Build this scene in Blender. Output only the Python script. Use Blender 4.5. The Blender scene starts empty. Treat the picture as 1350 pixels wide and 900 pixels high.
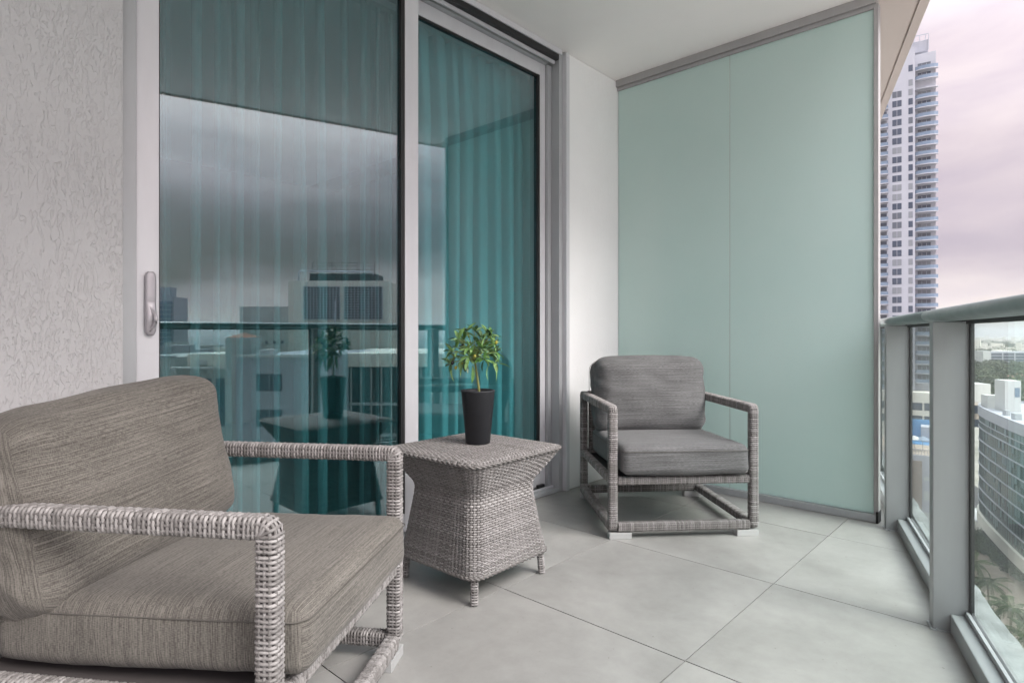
import bpy, bmesh, math, random
import numpy as np
from mathutils import Vector, Matrix, noise as mnoise

random.seed(7)
rng = np.random.default_rng(7)
R = math.radians
scene = bpy.context.scene
COL = scene.collection

# ------------------------------------------------------------------ camera
YAW = R(42.6)                       # camera heading, measured left of +Y (the line of the door wall)
cam_data = bpy.data.cameras.new('camera')
cam_data.sensor_width = 36.0
cam_data.lens = 785 / 1350 * 36.0
cam_data.shift_y = -10 / 1350
cam_data.clip_start = 0.02
cam_data.clip_end = 60000
cam = bpy.data.objects.new('camera', cam_data)
COL.objects.link(cam)
cam.location = (0, 0, 0.98)
cam.rotation_euler = (R(90), 0, YAW)
scene.camera = cam

# ------------------------------------------------------------------ world: hazy overcast sky
SUN_AZ = R(82)                     # clockwise from +Y
SUN_EL = R(40)
world = bpy.data.worlds.new('World')
scene.world = world
world.use_nodes = True
wn, wl = world.node_tree.nodes, world.node_tree.links
wn.clear()
w_out = wn.new('ShaderNodeOutputWorld')
w_bg = wn.new('ShaderNodeBackground')
w_sky = wn.new('ShaderNodeTexSky')
w_sky.sky_type = 'NISHITA'
w_sky.sun_disc = False
w_sky.sun_elevation = SUN_EL
w_sky.sun_rotation = SUN_AZ
w_sky.dust_density = 4.0
w_bg.inputs['Strength'].default_value = 0.1
wc = wn.new('ShaderNodeTexCoord')
sep = wn.new('ShaderNodeSeparateXYZ')
wl.new(wc.outputs['Generated'], sep.inputs[0])
asn = wn.new('ShaderNodeMath'); asn.operation = 'ARCSINE'
wl.new(sep.outputs['Z'], asn.inputs[0])
# soft cloud structure, flattened towards the horizon
wmap = wn.new('ShaderNodeMapping'); wmap.inputs['Scale'].default_value = (1.0, 1.0, 4.5)
wl.new(wc.outputs['Generated'], wmap.inputs[0])
wno = wn.new('ShaderNodeTexNoise')
wno.inputs['Scale'].default_value = 2.1
wno.inputs['Detail'].default_value = 7
wno.inputs['Roughness'].default_value = 0.5
wl.new(wmap.outputs[0], wno.inputs['Vector'])
wob = wn.new('ShaderNodeMath'); wob.operation = 'MULTIPLY_ADD'     # elevation + (noise-0.5)*0.22
wob.inputs[1].default_value = 0.24
wl.new(wno.outputs['Fac'], wob.inputs[0])
sub = wn.new('ShaderNodeMath'); sub.operation = 'SUBTRACT'; sub.inputs[1].default_value = 0.12
wl.new(asn.outputs[0], sub.inputs[0])
wl.new(sub.outputs[0], wob.inputs[2])
mr = wn.new('ShaderNodeMapRange')
mr.inputs['From Min'].default_value = 0.0
mr.inputs['From Max'].default_value = R(90)
wl.new(wob.outputs[0], mr.inputs['Value'])
ramp = wn.new('ShaderNodeValToRGB')
ramp.color_ramp.interpolation = 'EASE'
els = ramp.color_ramp.elements
stops = [(0.0, (0.200, 0.176, 0.155)), (0.035, (0.160, 0.138, 0.141)), (0.075, (0.110, 0.090, 0.104)), (0.13, (0.142, 0.117, 0.125)),
         (0.22, (0.198, 0.169, 0.173)), (0.34, (0.275, 0.275, 0.30)), (0.55, (0.56, 0.57, 0.605)), (1.0, (0.86, 0.88, 0.93))]
while len(els) < len(stops):
    els.new(0.5)
for e, (p, c) in zip(els, stops):
    e.position = p
    e.color = (*c, 1)
wl.new(mr.outputs[0], ramp.inputs[0])
wmul = wn.new('ShaderNodeMixRGB'); wmul.blend_type = 'MULTIPLY'; wmul.inputs[0].default_value = 1
wmul.inputs[2].default_value = (22, 22, 22, 1)
wl.new(ramp.outputs[0], wmul.inputs[1])
# a darker cloud bank low in the north-east (its mirror image hangs in the door glass)
dotn = wn.new('ShaderNodeVectorMath'); dotn.operation = 'DOT_PRODUCT'
dotn.inputs[1].default_value = (math.sin(R(66)) * math.cos(R(7)), math.cos(R(66)) * math.cos(R(7)), math.sin(R(7)))
wl.new(wc.outputs['Generated'], dotn.inputs[0])
azf = wn.new('ShaderNodeMapRange'); azf.interpolation_type = 'SMOOTHSTEP'
azf.inputs['From Min'].default_value = math.cos(R(42)); azf.inputs['From Max'].default_value = math.cos(R(10))
wl.new(dotn.outputs['Value'], azf.inputs['Value'])
elr = wn.new('ShaderNodeValToRGB')
for i_, (p_, c_) in enumerate([(0.0, 0.1), (0.03, 0.25), (0.075, 1.0), (0.12, 0.75), (0.19, 0.0)]):
    e_ = elr.color_ramp.elements[i_] if i_ < 2 else elr.color_ramp.elements.new(p_)
    e_.position = p_; e_.color = (c_, c_, c_, 1)
wl.new(mr.outputs[0], elr.inputs[0])
bank = wn.new('ShaderNodeMath'); bank.operation = 'MULTIPLY'
wl.new(azf.outputs[0], bank.inputs[0]); wl.new(elr.outputs[0], bank.inputs[1])
bmix = wn.new('ShaderNodeMixRGB'); bmix.inputs[2].default_value = (.36, .37, .46, 1)
wl.new(bank.outputs[0], bmix.inputs[0])
wmix = wn.new('ShaderNodeMixRGB'); wmix.inputs[0].default_value = 0.86
gl_d = wn.new('ShaderNodeVectorMath'); gl_d.operation = 'DOT_PRODUCT'
gl_d.inputs[1].default_value = (math.sin(SUN_AZ) * math.cos(SUN_EL), math.cos(SUN_AZ) * math.cos(SUN_EL), math.sin(SUN_EL))
wl.new(wc.outputs['Generated'], gl_d.inputs[0])
gl_m = wn.new('ShaderNodeMapRange'); gl_m.interpolation_type = 'SMOOTHSTEP'
gl_m.inputs['From Min'].default_value = math.cos(R(80)); gl_m.inputs['From Max'].default_value = 1.0
gl_m.inputs['To Min'].default_value = 1.0; gl_m.inputs['To Max'].default_value = 2.5
wl.new(gl_d.outputs['Value'], gl_m.inputs['Value'])
gl_v = wn.new('ShaderNodeVectorMath'); gl_v.operation = 'SCALE'
wl.new(wmul.outputs[0], gl_v.inputs[0]); wl.new(gl_m.outputs[0], gl_v.inputs['Scale'])
cl_map = wn.new('ShaderNodeMapping'); cl_map.inputs['Scale'].default_value = (1.0, 1.0, 2.6)
wl.new(wc.outputs['Generated'], cl_map.inputs[0])
cl_n = wn.new('ShaderNodeTexNoise'); cl_n.inputs['Scale'].default_value = 4.2; cl_n.inputs['Detail'].default_value = 9; cl_n.inputs['Roughness'].default_value = .58
cl_n.inputs['Distortion'].default_value = .35
wl.new(cl_map.outputs[0], cl_n.inputs['Vector'])
cl_r = wn.new('ShaderNodeValToRGB')
cl_r.color_ramp.elements[0].position = .33; cl_r.color_ramp.elements[0].color = (.76, .735, .78, 1)
cl_r.color_ramp.elements[1].position = .66; cl_r.color_ramp.elements[1].color = (1.0, .98, .945, 1)
wl.new(cl_n.outputs['Fac'], cl_r.inputs[0])
cl_m = wn.new('ShaderNodeVectorMath'); cl_m.operation = 'MULTIPLY'
wl.new(gl_v.outputs[0], cl_m.inputs[0]); wl.new(cl_r.outputs[0], cl_m.inputs[1])
wl.new(cl_m.outputs[0], bmix.inputs[1])
wl.new(w_sky.outputs[0], wmix.inputs[1])
wl.new(bmix.outputs[0], wmix.inputs[2])
wl.new(wmix.outputs[0], w_bg.inputs['Color'])
wl.new(w_bg.outputs[0], w_out.inputs[0])

# ------------------------------------------------------------------ sun behind thin cloud
sd = bpy.data.lights.new('sun', 'SUN')
sd.energy = 1.5
sd.angle = R(30)
sd.color = (1.0, 0.955, 0.9)
sun = bpy.data.objects.new('sun', sd)
COL.objects.link(sun)
to_sun = Vector((math.sin(SUN_AZ) * math.cos(SUN_EL), math.cos(SUN_AZ) * math.cos(SUN_EL), math.sin(SUN_EL)))
sun.rotation_euler = to_sun.to_track_quat('Z', 'Y').to_euler()
sun.location = (30, -10, 60)

# ------------------------------------------------------------------ exposure, renderer
vs = scene.view_settings
vs.view_transform = 'Standard'
vs.look = 'None'
vs.exposure = 1.32
vs.gamma = 1
vs.use_curve_mapping = False
cy = scene.cycles
cy.max_bounces = 12
cy.diffuse_bounces = 6
cy.glossy_bounces = 5
cy.transmission_bounces = 8
cy.transparent_max_bounces = 20
cy.sample_clamp_indirect = 8
cy.caustics_reflective = False
cy.caustics_refractive = False
cy.use_denoising = True

# ================================================================== helpers
def link(o, parent=None):
    COL.objects.link(o)
    if parent is not None:
        o.parent = parent
    return o

def tag(o, label=None, cat=None, group=None, kind=None):
    if label: o['label'] = label
    if cat: o['category'] = cat
    if group: o['group'] = group
    if kind: o['kind'] = kind
    return o

def empty(name, loc=(0, 0, 0), rz=0.0, label=None, cat=None, group=None):
    o = bpy.data.objects.new(name, None)
    o.empty_display_size = 0.1
    link(o)
    o.location = loc
    o.rotation_euler = (0, 0, rz)
    return tag(o, label, cat, group)

def mesh_np(name, V, F, mat=None, parent=None, smooth=False, attr=None):
    """V (n,3) array, F list of faces or (m,k) array"""
    me = bpy.data.meshes.new(name)
    V = np.asarray(V, dtype=np.float32)
    if isinstance(F, np.ndarray):
        m, k = F.shape
        me.vertices.add(len(V)); me.vertices.foreach_set('co', V.ravel())
        me.loops.add(m * k); me.loops.foreach_set('vertex_index', F.astype(np.int32).ravel())
        me.polygons.add(m)
        me.polygons.foreach_set('loop_start', np.arange(0, m * k, k, dtype=np.int32))
        me.polygons.foreach_set('loop_total', np.full(m, k, dtype=np.int32))
        me.update(calc_edges=True)
    else:
        me.from_pydata([tuple(v) for v in V], [], [tuple(f) for f in F])
    if smooth:
        me.polygons.foreach_set('use_smooth', np.ones(len(me.polygons), dtype=bool))
    if attr is not None:
        a = me.attributes.new('rnd', 'FLOAT', 'POINT')
        a.data.foreach_set('value', np.asarray(attr, dtype=np.float32))
    if mat is not None:
        me.materials.append(mat)
    me.validate()
    return link(bpy.data.objects.new(name, me), parent)

class MB:
    """collects quads / polygons for one mesh"""
    def __init__(s):
        s.v = []; s.f = []
    def add(s, vs_, fs_):
        n = len(s.v)
        s.v += [tuple(p) for p in vs_]
        s.f += [tuple(i + n for i in f) for f in fs_]
        return s
    def box(s, x0, x1, y0, y1, z0, z1, c=0.0):
        if x0 > x1: x0, x1 = x1, x0
        if y0 > y1: y0, y1 = y1, y0
        if z0 > z1: z0, z1 = z1, z0
        if c <= 0:
            s.add([(x0, y0, z0), (x1, y0, z0), (x1, y1, z0), (x0, y1, z0), (x0, y0, z1), (x1, y0, z1), (x1, y1, z1), (x0, y1, z1)],
                  [(3, 2, 1, 0), (4, 5, 6, 7), (0, 1, 5, 4), (1, 2, 6, 5), (2, 3, 7, 6), (3, 0, 4, 7)])
            return s
        c = min(c, (x1 - x0) * .49, (y1 - y0) * .49, (z1 - z0) * .49)
        bm = bmesh.new()
        vs_ = [bm.verts.new(p) for p in [(x0, y0, z0), (x1, y0, z0), (x1, y1, z0), (x0, y1, z0), (x0, y0, z1), (x1, y0, z1), (x1, y1, z1), (x0, y1, z1)]]
        for f in [(3, 2, 1, 0), (4, 5, 6, 7), (0, 1, 5, 4), (1, 2, 6, 5), (2, 3, 7, 6), (3, 0, 4, 7)]:
            bm.faces.new([vs_[i] for i in f])
        bmesh.ops.bevel(bm, geom=bm.edges[:], offset=c, segments=2, profile=0.6, affect='EDGES')
        bm.verts.index_update()
        s.add([v.co[:] for v in bm.verts], [[v.index for v in f.verts] for f in bm.faces])
        bm.free()
        return s
    def prism(s, poly, z0, z1):
        """poly counter-clockwise in plan"""
        n = len(poly)
        s.add([(p[0], p[1], z0) for p in poly] + [(p[0], p[1], z1) for p in poly],
              [tuple(range(n - 1, -1, -1)), tuple(range(n, 2 * n))] + [(i, (i + 1) % n, n + (i + 1) % n, n + i) for i in range(n)])
        return s
    def tube(s, pts, rad, n=8, cap=True, B=None):
        pts = [Vector(p) for p in pts]
        rads = rad if isinstance(rad, (list, tuple)) else [rad] * len(pts)
        base = len(s.v)
        for i, p in enumerate(pts):
            t = (pts[min(i + 1, len(pts) - 1)] - pts[max(i - 1, 0)]).normalized()
            a = Vector((0, 0, 1)) if abs(t.z) < .9 else Vector((1, 0, 0))
            u = t.cross(a).normalized(); w = u.cross(t)
            for k in range(n):
                an = 2 * math.pi * k / n
                s.v.append(tuple(p + (u * math.cos(an) + w * math.sin(an)) * rads[i]))
        for i in range(len(pts) - 1):
            for k in range(n):
                a = base + i * n + k; b = base + i * n + (k + 1) % n
                s.f.append((a, b, b + n, a + n))
        if cap:
            s.f.append(tuple(base + k for k in range(n - 1, -1, -1)))
            e = base + (len(pts) - 1) * n
            s.f.append(tuple(e + k for k in range(n)))
        return s
    def lathe(s, prof, n=32, cap0=True, cap1=True, c=(0, 0)):
        base = len(s.v)
        for r_, z in prof:
            for k in range(n):
                an = 2 * math.pi * k / n
                s.v.append((c[0] + r_ * math.cos(an), c[1] + r_ * math.sin(an), z))
        for i in range(len(prof) - 1):
            for k in range(n):
                a = base + i * n + k; b = base + i * n + (k + 1) % n
                s.f.append((a, b, b + n, a + n))
        if cap0: s.f.append(tuple(base + k for k in range(n - 1, -1, -1)))
        if cap1:
            e = base + (len(prof) - 1) * n
            s.f.append(tuple(e + k for k in range(n)))
        return s
    def build(s, name, mat, parent=None, smooth=False):
        return mesh_np(name, np.array(s.v, dtype=np.float32).reshape(-1, 3), s.f, mat, parent, smooth)

def B1(name, mat, parent, x0, x1, y0, y1, z0, z1, c=0.0):
    return MB().box(x0, x1, y0, y1, z0, z1, c).build(name, mat, parent)

def copy_tree(o, parent=None):
    c = o.copy()
    COL.objects.link(c)
    c.parent = parent
    for ch in list(o.children):
        copy_tree(ch, c)
    return c

def clip_poly(poly, a, b, c):
    """keep the part of poly with a*x + b*y <= c"""
    out = []
    for i in range(len(poly)):
        p, q = poly[i], poly[(i + 1) % len(poly)]
        dp, dq = a * p[0] + b * p[1] - c, a * q[0] + b * q[1] - c
        if dp <= 0: out.append(p)
        if dp * dq < 0:
            t = dp / (dp - dq)
            out.append((p[0] + (q[0] - p[0]) * t, p[1] + (q[1] - p[1]) * t))
    return out

# ------------------------------------------------------------------ materials
def new_mat(name):
    m = bpy.data.materials.new(name)
    m.use_nodes = True
    nt = m.node_tree
    bsdf = next(n for n in nt.nodes if n.type == 'BSDF_PRINCIPLED')
    return m, nt.nodes, nt.links, bsdf

def coords(N, L, scale=(1, 1, 1), kind='Object', rot=(0, 0, 0)):
    tc = N.new('ShaderNodeTexCoord')
    mp = N.new('ShaderNodeMapping')
    mp.inputs['Scale'].default_value = scale
    mp.inputs['Rotation'].default_value = rot
    L.new(tc.outputs[kind], mp.inputs[0])
    return mp.outputs[0]

def noise_tex(N, L, vec, scale, detail=3, rough=.5, dist=0.0):
    t = N.new('ShaderNodeTexNoise')
    t.inputs['Scale'].default_value = scale
    t.inputs['Detail'].default_value = detail
    t.inputs['Roughness'].default_value = rough
    t.inputs['Distortion'].default_value = dist
    if vec is not None: L.new(vec, t.inputs['Vector'])
    return t.outputs['Fac']

def ramp2(N, L, fac, p0, c0, p1, c1):
    r_ = N.new('ShaderNodeValToRGB')
    r_.color_ramp.elements[0].position = p0; r_.color_ramp.elements[0].color = (*c0, 1)
    r_.color_ramp.elements[1].position = p1; r_.color_ramp.elements[1].color = (*c1, 1)
    L.new(fac, r_.inputs[0])
    return r_.outputs[0]

def bump(N, L, height, strength, dist, bsdf):
    b = N.new('ShaderNodeBump')
    b.inputs['Strength'].default_value = strength
    b.inputs['Distance'].default_value = dist
    L.new(height, b.inputs['Height'])
    L.new(b.outputs[0], bsdf.inputs['Normal'])
    return b

def simple(name, col, rough=.6, metal=0.0, var=0.0, vscale=6.0, bmp=0.0, bscale=60.0, spec=.5):
    m, N, L, b = new_mat(name)
    b.inputs['Base Color'].default_value = (*col, 1)
    b.inputs['Roughness'].default_value = rough
    b.inputs['Metallic'].default_value = metal
    b.inputs['Specular IOR Level'].default_value = spec
    if var > 0:
        v = coords(N, L)
        f = noise_tex(N, L, v, vscale, 4, .6)
        c = ramp2(N, L, f, .3, tuple(x * (1 - var) for x in col), .7, tuple(min(1, x * (1 + var)) for x in col))
        L.new(c, b.inputs['Base Color'])
    if bmp > 0:
        v = coords(N, L)
        bump(N, L, noise_tex(N, L, v, bscale, 3), bmp, .01, b)
    return m

def mat_stucco(name, col, worm=1.0, scale=26.0):
    m, N, L, b = new_mat(name)
    b.inputs['Roughness'].default_value = .85
    b.inputs['Specular IOR Level'].default_value = .25
    v = coords(N, L)
    f = noise_tex(N, L, v, 1.6, 4, .6)
    L.new(ramp2(N, L, f, .3, tuple(x * .94 for x in col), .72, col), b.inputs['Base Color'])
    # dragged, worm-like grooves: contour lines of a distorted noise, drawn out vertically
    v2 = coords(N, L, (1, 1, .38))
    n1 = noise_tex(N, L, v2, scale, 1.5, .5, .7)
    mr_ = N.new('ShaderNodeMapRange'); mr_.interpolation_type = 'SMOOTHSTEP'
    mr_.inputs['From Min'].default_value = .525; mr_.inputs['From Max'].default_value = .59
    mr_.inputs['To Min'].default_value = 1.0; mr_.inputs['To Max'].default_value = 0.0
    L.new(n1, mr_.inputs['Value'])
    msk = noise_tex(N, L, coords(N, L, (1, 1, .5)), 7, 3, .6)
    mk = N.new('ShaderNodeMapRange'); mk.inputs['From Min'].default_value = .34; mk.inputs['From Max'].default_value = .58
    L.new(msk, mk.inputs['Value'])
    inv = N.new('ShaderNodeMath'); inv.operation = 'SUBTRACT'; inv.inputs[0].default_value = 1; L.new(mr_.outputs[0], inv.inputs[1])
    gro = N.new('ShaderNodeMath'); gro.operation = 'MULTIPLY'; L.new(inv.outputs[0], gro.inputs[0]); L.new(mk.outputs[0], gro.inputs[1])
    n2_ = noise_tex(N, L, coords(N, L, (1, 1, .30)), scale * .47, 2.5, .55, .9)
    m2_ = N.new('ShaderNodeMapRange'); m2_.interpolation_type = 'SMOOTHSTEP'
    m2_.inputs['From Min'].default_value = .56; m2_.inputs['From Max'].default_value = .60
    L.new(n2_, m2_.inputs['Value'])
    g2_ = N.new('ShaderNodeMath'); g2_.operation = 'MAXIMUM'; L.new(gro.outputs[0], g2_.inputs[0]); L.new(m2_.outputs[0], g2_.inputs[1])
    gro = g2_
    fine = noise_tex(N, L, v, 150, 3, .6)
    h = N.new('ShaderNodeMath'); h.operation = 'MULTIPLY_ADD'; h.inputs[1].default_value = -worm
    L.new(gro.outputs[0], h.inputs[0])
    fm = N.new('ShaderNodeMath'); fm.operation = 'MULTIPLY'; fm.inputs[1].default_value = .35; L.new(fine, fm.inputs[0])
    L.new(fm.outputs[0], h.inputs[2])
    bump(N, L, h.outputs[0], .75, .004, b)
    return m

def mat_metal_paint(name, col, rough=.38, var=.04):
    m, N, L, b = new_mat(name)
    b.inputs['Roughness'].default_value = rough
    b.inputs['Metallic'].default_value = .25
    v = coords(N, L, (3, 3, .6))
    f = noise_tex(N, L, v, 4, 4, .6)
    L.new(ramp2(N, L, f, .3, tuple(x * (1 - var) for x in col), .7, tuple(x * (1 + var) for x in col)), b.inputs['Base Color'])
    v2 = coords(N, L)
    f2 = noise_tex(N, L, v2, 18, 5, .65)
    rr = N.new('ShaderNodeMapRange'); rr.inputs['To Min'].default_value = rough - .08; rr.inputs['To Max'].default_value = rough + .14
    L.new(f2, rr.inputs['Value']); L.new(rr.outputs[0], b.inputs['Roughness'])
    return m

def mat_tile():
    m, N, L, b = new_mat('porcelain_tile')
    v = coords(N, L, kind='Object')
    oi = N.new('ShaderNodeObjectInfo')
    addv = N.new('ShaderNodeVectorMath'); addv.operation = 'ADD'
    L.new(v, addv.inputs[0])
    sc_ = N.new('ShaderNodeVectorMath'); sc_.operation = 'SCALE'; sc_.inputs['Scale'].default_value = 37.0
    cmb = N.new('ShaderNodeCombineXYZ'); L.new(oi.outputs['Random'], cmb.inputs[0]); L.new(oi.outputs['Random'], cmb.inputs[1])
    L.new(cmb.outputs[0], sc_.inputs[0]); L.new(sc_.outputs[0], addv.inputs[1])
    f = noise_tex(N, L, addv.outputs[0], 2.6, 7, .62, .4)
    f2 = noise_tex(N, L, addv.outputs[0], 14, 5, .7)
    mx = N.new('ShaderNodeMath'); mx.operation = 'MULTIPLY_ADD'; mx.inputs[1].default_value = .35
    L.new(f2, mx.inputs[0]); L.new(f, mx.inputs[2])
    c = ramp2(N, L, mx.outputs[0], .42, (.245, .238, .227), .95, (.385, .376, .362))
    # scattered dark specks and scuffs
    sp = noise_tex(N, L, addv.outputs[0], 55, 2, .5)
    spm = ramp2(N, L, sp, .735, (1, 1, 1), .76, (.72, .70, .68))
    mul = N.new('ShaderNodeMixRGB'); mul.blend_type = 'MULTIPLY'; mul.inputs[0].default_value = 1
    L.new(c, mul.inputs[1]); L.new(spm, mul.inputs[2])
    # each tile a slightly different batch tone
    hv = N.new('ShaderNodeHueSaturation')
    mrv = N.new('ShaderNodeMapRange'); mrv.inputs['To Min'].default_value = .94; mrv.inputs['To Max'].default_value = 1.05
    L.new(oi.outputs['Random'], mrv.inputs['Value']); L.new(mrv.outputs[0], hv.inputs['Value'])
    L.new(mul.outputs[0], hv.inputs['Color'])
    L.new(hv.outputs[0], b.inputs['Base Color'])
    rr = N.new('ShaderNodeMapRange'); rr.inputs['To Min'].default_value = .34; rr.inputs['To Max'].default_value = .6
    L.new(f, rr.inputs['Value']); L.new(rr.outputs[0], b.inputs['Roughness'])
    bump(N, L, f2, .05, .004, b)
    return m

def mat_wicker(name, c0, c1):
    m, N, L, b = new_mat(name)
    at = N.new('ShaderNodeAttribute'); at.attribute_name = 'rnd'
    v = coords(N, L)
    f = noise_tex(N, L, v, 90, 3, .6)
    ad = N.new('ShaderNodeMath'); ad.operation = 'MULTIPLY_ADD'; ad.inputs[1].default_value = .5
    L.new(at.outputs['Fac'], ad.inputs[0])
    hf = N.new('ShaderNodeMath'); hf.operation = 'MULTIPLY'; hf.inputs[1].default_value = .45; L.new(f, hf.inputs[0])
    L.new(hf.outputs[0], ad.inputs[2])
    L.new(ramp2(N, L, ad.outputs[0], .2, c0, .8, c1), b.inputs['Base Color'])
    b.inputs['Roughness'].default_value = .5
    b.inputs['Specular IOR Level'].default_value = .35
    f3 = noise_tex(N, L, v, 420, 2, .5)
    bump(N, L, f3, .25, .001, b)
    return m

def mat_fabric(name, dark, light):
    """linen weave: long slubbed weft threads along u, short warp threads across"""
    m, N, L, b = new_mat(name)
    b.inputs['Roughness'].default_value = .95
    b.inputs['Specular IOR Level'].default_value = .12
    b.inputs['Sheen Weight'].default_value = .12
    a = noise_tex(N, L, coords(N, L, (5, 520, 1), 'UV'), 1.0, 1, .5)
    a2 = noise_tex(N, L, coords(N, L, (3.5, 170, 1), 'UV'), 1.0, 2, .6)
    bb = noise_tex(N, L, coords(N, L, (60, 750, 1), 'UV'), 1.0, 0, .5)
    cc = noise_tex(N, L, coords(N, L, (620, 150, 1), 'UV'), 1.0, 0, .5)
    dd = noise_tex(N, L, coords(N, L), 5, 3, .5)
    acc = a
    for t, w in ((a2, .55), (bb, .6), (cc, .55), (dd, .30)):
        s_ = N.new('ShaderNodeMath'); s_.operation = 'MULTIPLY_ADD'; s_.inputs[1].default_value = w
        L.new(t, s_.inputs[0]); L.new(acc, s_.inputs[2])
        acc = s_.outputs[0]
    nrm_ = N.new('ShaderNodeMapRange'); nrm_.inputs['From Min'].default_value = 1.18; nrm_.inputs['From Max'].default_value = 1.82
    L.new(acc, nrm_.inputs['Value'])
    L.new(ramp2(N, L, nrm_.outputs[0], 0.12, dark, .88, light), b.inputs['Base Color'])
    bump(N, L, acc, .18, .001, b)
    return m

def mat_glass(name, tint, refl0, refl_col=(1, 1, 1), haze=0.0, power=4.0):
    """thin architectural glass: tinted see-through plus a mirror image of what stands in front"""
    m, N, L, b = new_mat(name)
    N.remove(b)
    out = next(n for n in N if n.type == 'OUTPUT_MATERIAL')
    tr = N.new('ShaderNodeBsdfTransparent'); tr.inputs[0].default_value = (*tint, 1)
    gl = N.new('ShaderNodeBsdfGlossy'); gl.inputs['Color'].default_value = (*refl_col, 1); gl.inputs['Roughness'].default_value = 0.0
    fr = N.new('ShaderNodeLayerWeight'); fr.inputs['Blend'].default_value = .5
    pw = N.new('ShaderNodeMath'); pw.operation = 'POWER'; pw.inputs[1].default_value = power
    L.new(fr.outputs['Facing'], pw.inputs[0])
    mr_ = N.new('ShaderNodeMapRange'); mr_.inputs['To Min'].default_value = refl0; mr_.inputs['To Max'].default_value = 1.0
    L.new(pw.outputs[0], mr_.inputs['Value'])
    mx = N.new('ShaderNodeMixShader')
    L.new(mr_.outputs[0], mx.inputs[0]); L.new(tr.outputs[0], mx.inputs[1]); L.new(gl.outputs[0], mx.inputs[2])
    last = mx.outputs[0]
    if haze > 0:                                        # salt film and dust on the pane
        df = N.new('ShaderNodeBsdfDiffuse'); df.inputs[0].default_value = (.75, .78, .76, 1)
        v = coords(N, L, (1, 1, .35))
        f = noise_tex(N, L, v, 9, 6, .7)
        hm = N.new('ShaderNodeMapRange'); hm.inputs['From Min'].default_value = .3; hm.inputs['From Max'].default_value = .8
        hm.inputs['To Min'].default_value = haze * .4; hm.inputs['To Max'].default_value = haze * 1.6
        L.new(f, hm.inputs['Value'])
        m2 = N.new('ShaderNodeMixShader')
        L.new(hm.outputs[0], m2.inputs[0]); L.new(last, m2.inputs[1]); L.new(df.outputs[0], m2.inputs[2])
        last = m2.outputs[0]
    L.new(last, out.inputs['Surface'])
    return m

def mat_cloth_thin(name, col, opacity, vary=0.0):
    m, N, L, b = new_mat(name)
    N.remove(b)
    out = next(n for n in N if n.type == 'OUTPUT_MATERIAL')
    tr = N.new('ShaderNodeBsdfTransparent')
    df = N.new('ShaderNodeBsdfDiffuse'); df.inputs[0].default_value = (*col, 1)
    tl = N.new('ShaderNodeBsdfTranslucent'); tl.inputs[0].default_value = (*col, 1)
    m1 = N.new('ShaderNodeMixShader'); m1.inputs[0].default_value = .3 if opacity < .8 else .1
    L.new(df.outputs[0], m1.inputs[1]); L.new(tl.outputs[0], m1.inputs[2])
    m2 = N.new('ShaderNodeMixShader'); m2.inputs[0].default_value = opacity
    L.new(tr.outputs[0], m2.inputs[1]); L.new(m1.outputs[0], m2.inputs[2])
    L.new(m2.outputs[0], out.inputs['Surface'])
    return m

def mat_frosted():
    m, N, L, b = new_mat('frosted_glass')
    N.remove(b)
    out = next(n for n in N if n.type == 'OUTPUT_MATERIAL')
    v = coords(N, L)
    f = noise_tex(N, L, v, 1.2, 5, .6)
    c = ramp2(N, L, f, .3, (.72, .90, .86), .7, (.77, .93, .895))
    df = N.new('ShaderNodeBsdfDiffuse'); tl = N.new('ShaderNodeBsdfTranslucent')
    L.new(c, df.inputs[0]); L.new(c, tl.inputs[0])
    m1 = N.new('ShaderNodeMixShader'); m1.inputs[0].default_value = .45
    L.new(df.outputs[0], m1.inputs[1]); L.new(tl.outputs[0], m1.inputs[2])
    gl = N.new('ShaderNodeBsdfGlossy'); gl.inputs['Roughness'].default_value = .12
    fr = N.new('ShaderNodeFresnel'); fr.inputs[0].default_value = 1.4
    m2 = N.new('ShaderNodeMixShader')
    L.new(fr.outputs[0], m2.inputs[0]); L.new(m1.outputs[0], m2.inputs[1]); L.new(gl.outputs[0], m2.inputs[2])
    L.new(m2.outputs[0], out.inputs['Surface'])
    return m

def mat_leaf(name, c0, c1):
    m, N, L, b = new_mat(name)
    oi = N.new('ShaderNodeObjectInfo')
    v = coords(N, L)
    f = noise_tex(N, L, v, 30, 2)
    ad = N.new('ShaderNodeMath'); ad.operation = 'MULTIPLY_ADD'; ad.inputs[1].default_value = .7
    L.new(oi.outputs['Random'], ad.inputs[0])
    hf = N.new('ShaderNodeMath'); hf.operation = 'MULTIPLY'; hf.inputs[1].default_value = .3; L.new(f, hf.inputs[0])
    L.new(hf.outputs[0], ad.inputs[2])
    L.new(ramp2(N, L, ad.outputs[0], .15, c0, .85, c1), b.inputs['Base Color'])
    b.inputs['Roughness'].default_value = .42
    b.inputs['Transmission Weight'].default_value = 0
    b.inputs['Subsurface Weight'].default_value = 0
    return m

def mat_foliage(name, c0, c1):
    m, N, L, b = new_mat(name)
    at = N.new('ShaderNodeAttribute'); at.attribute_name = 'rnd'
    L.new(ramp2(N, L, at.outputs['Fac'], .1, c0, .9, c1), b.inputs['Base Color'])
    b.inputs['Roughness'].default_value = .65
    b.inputs['Specular IOR Level'].default_value = .25
    return m

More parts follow.
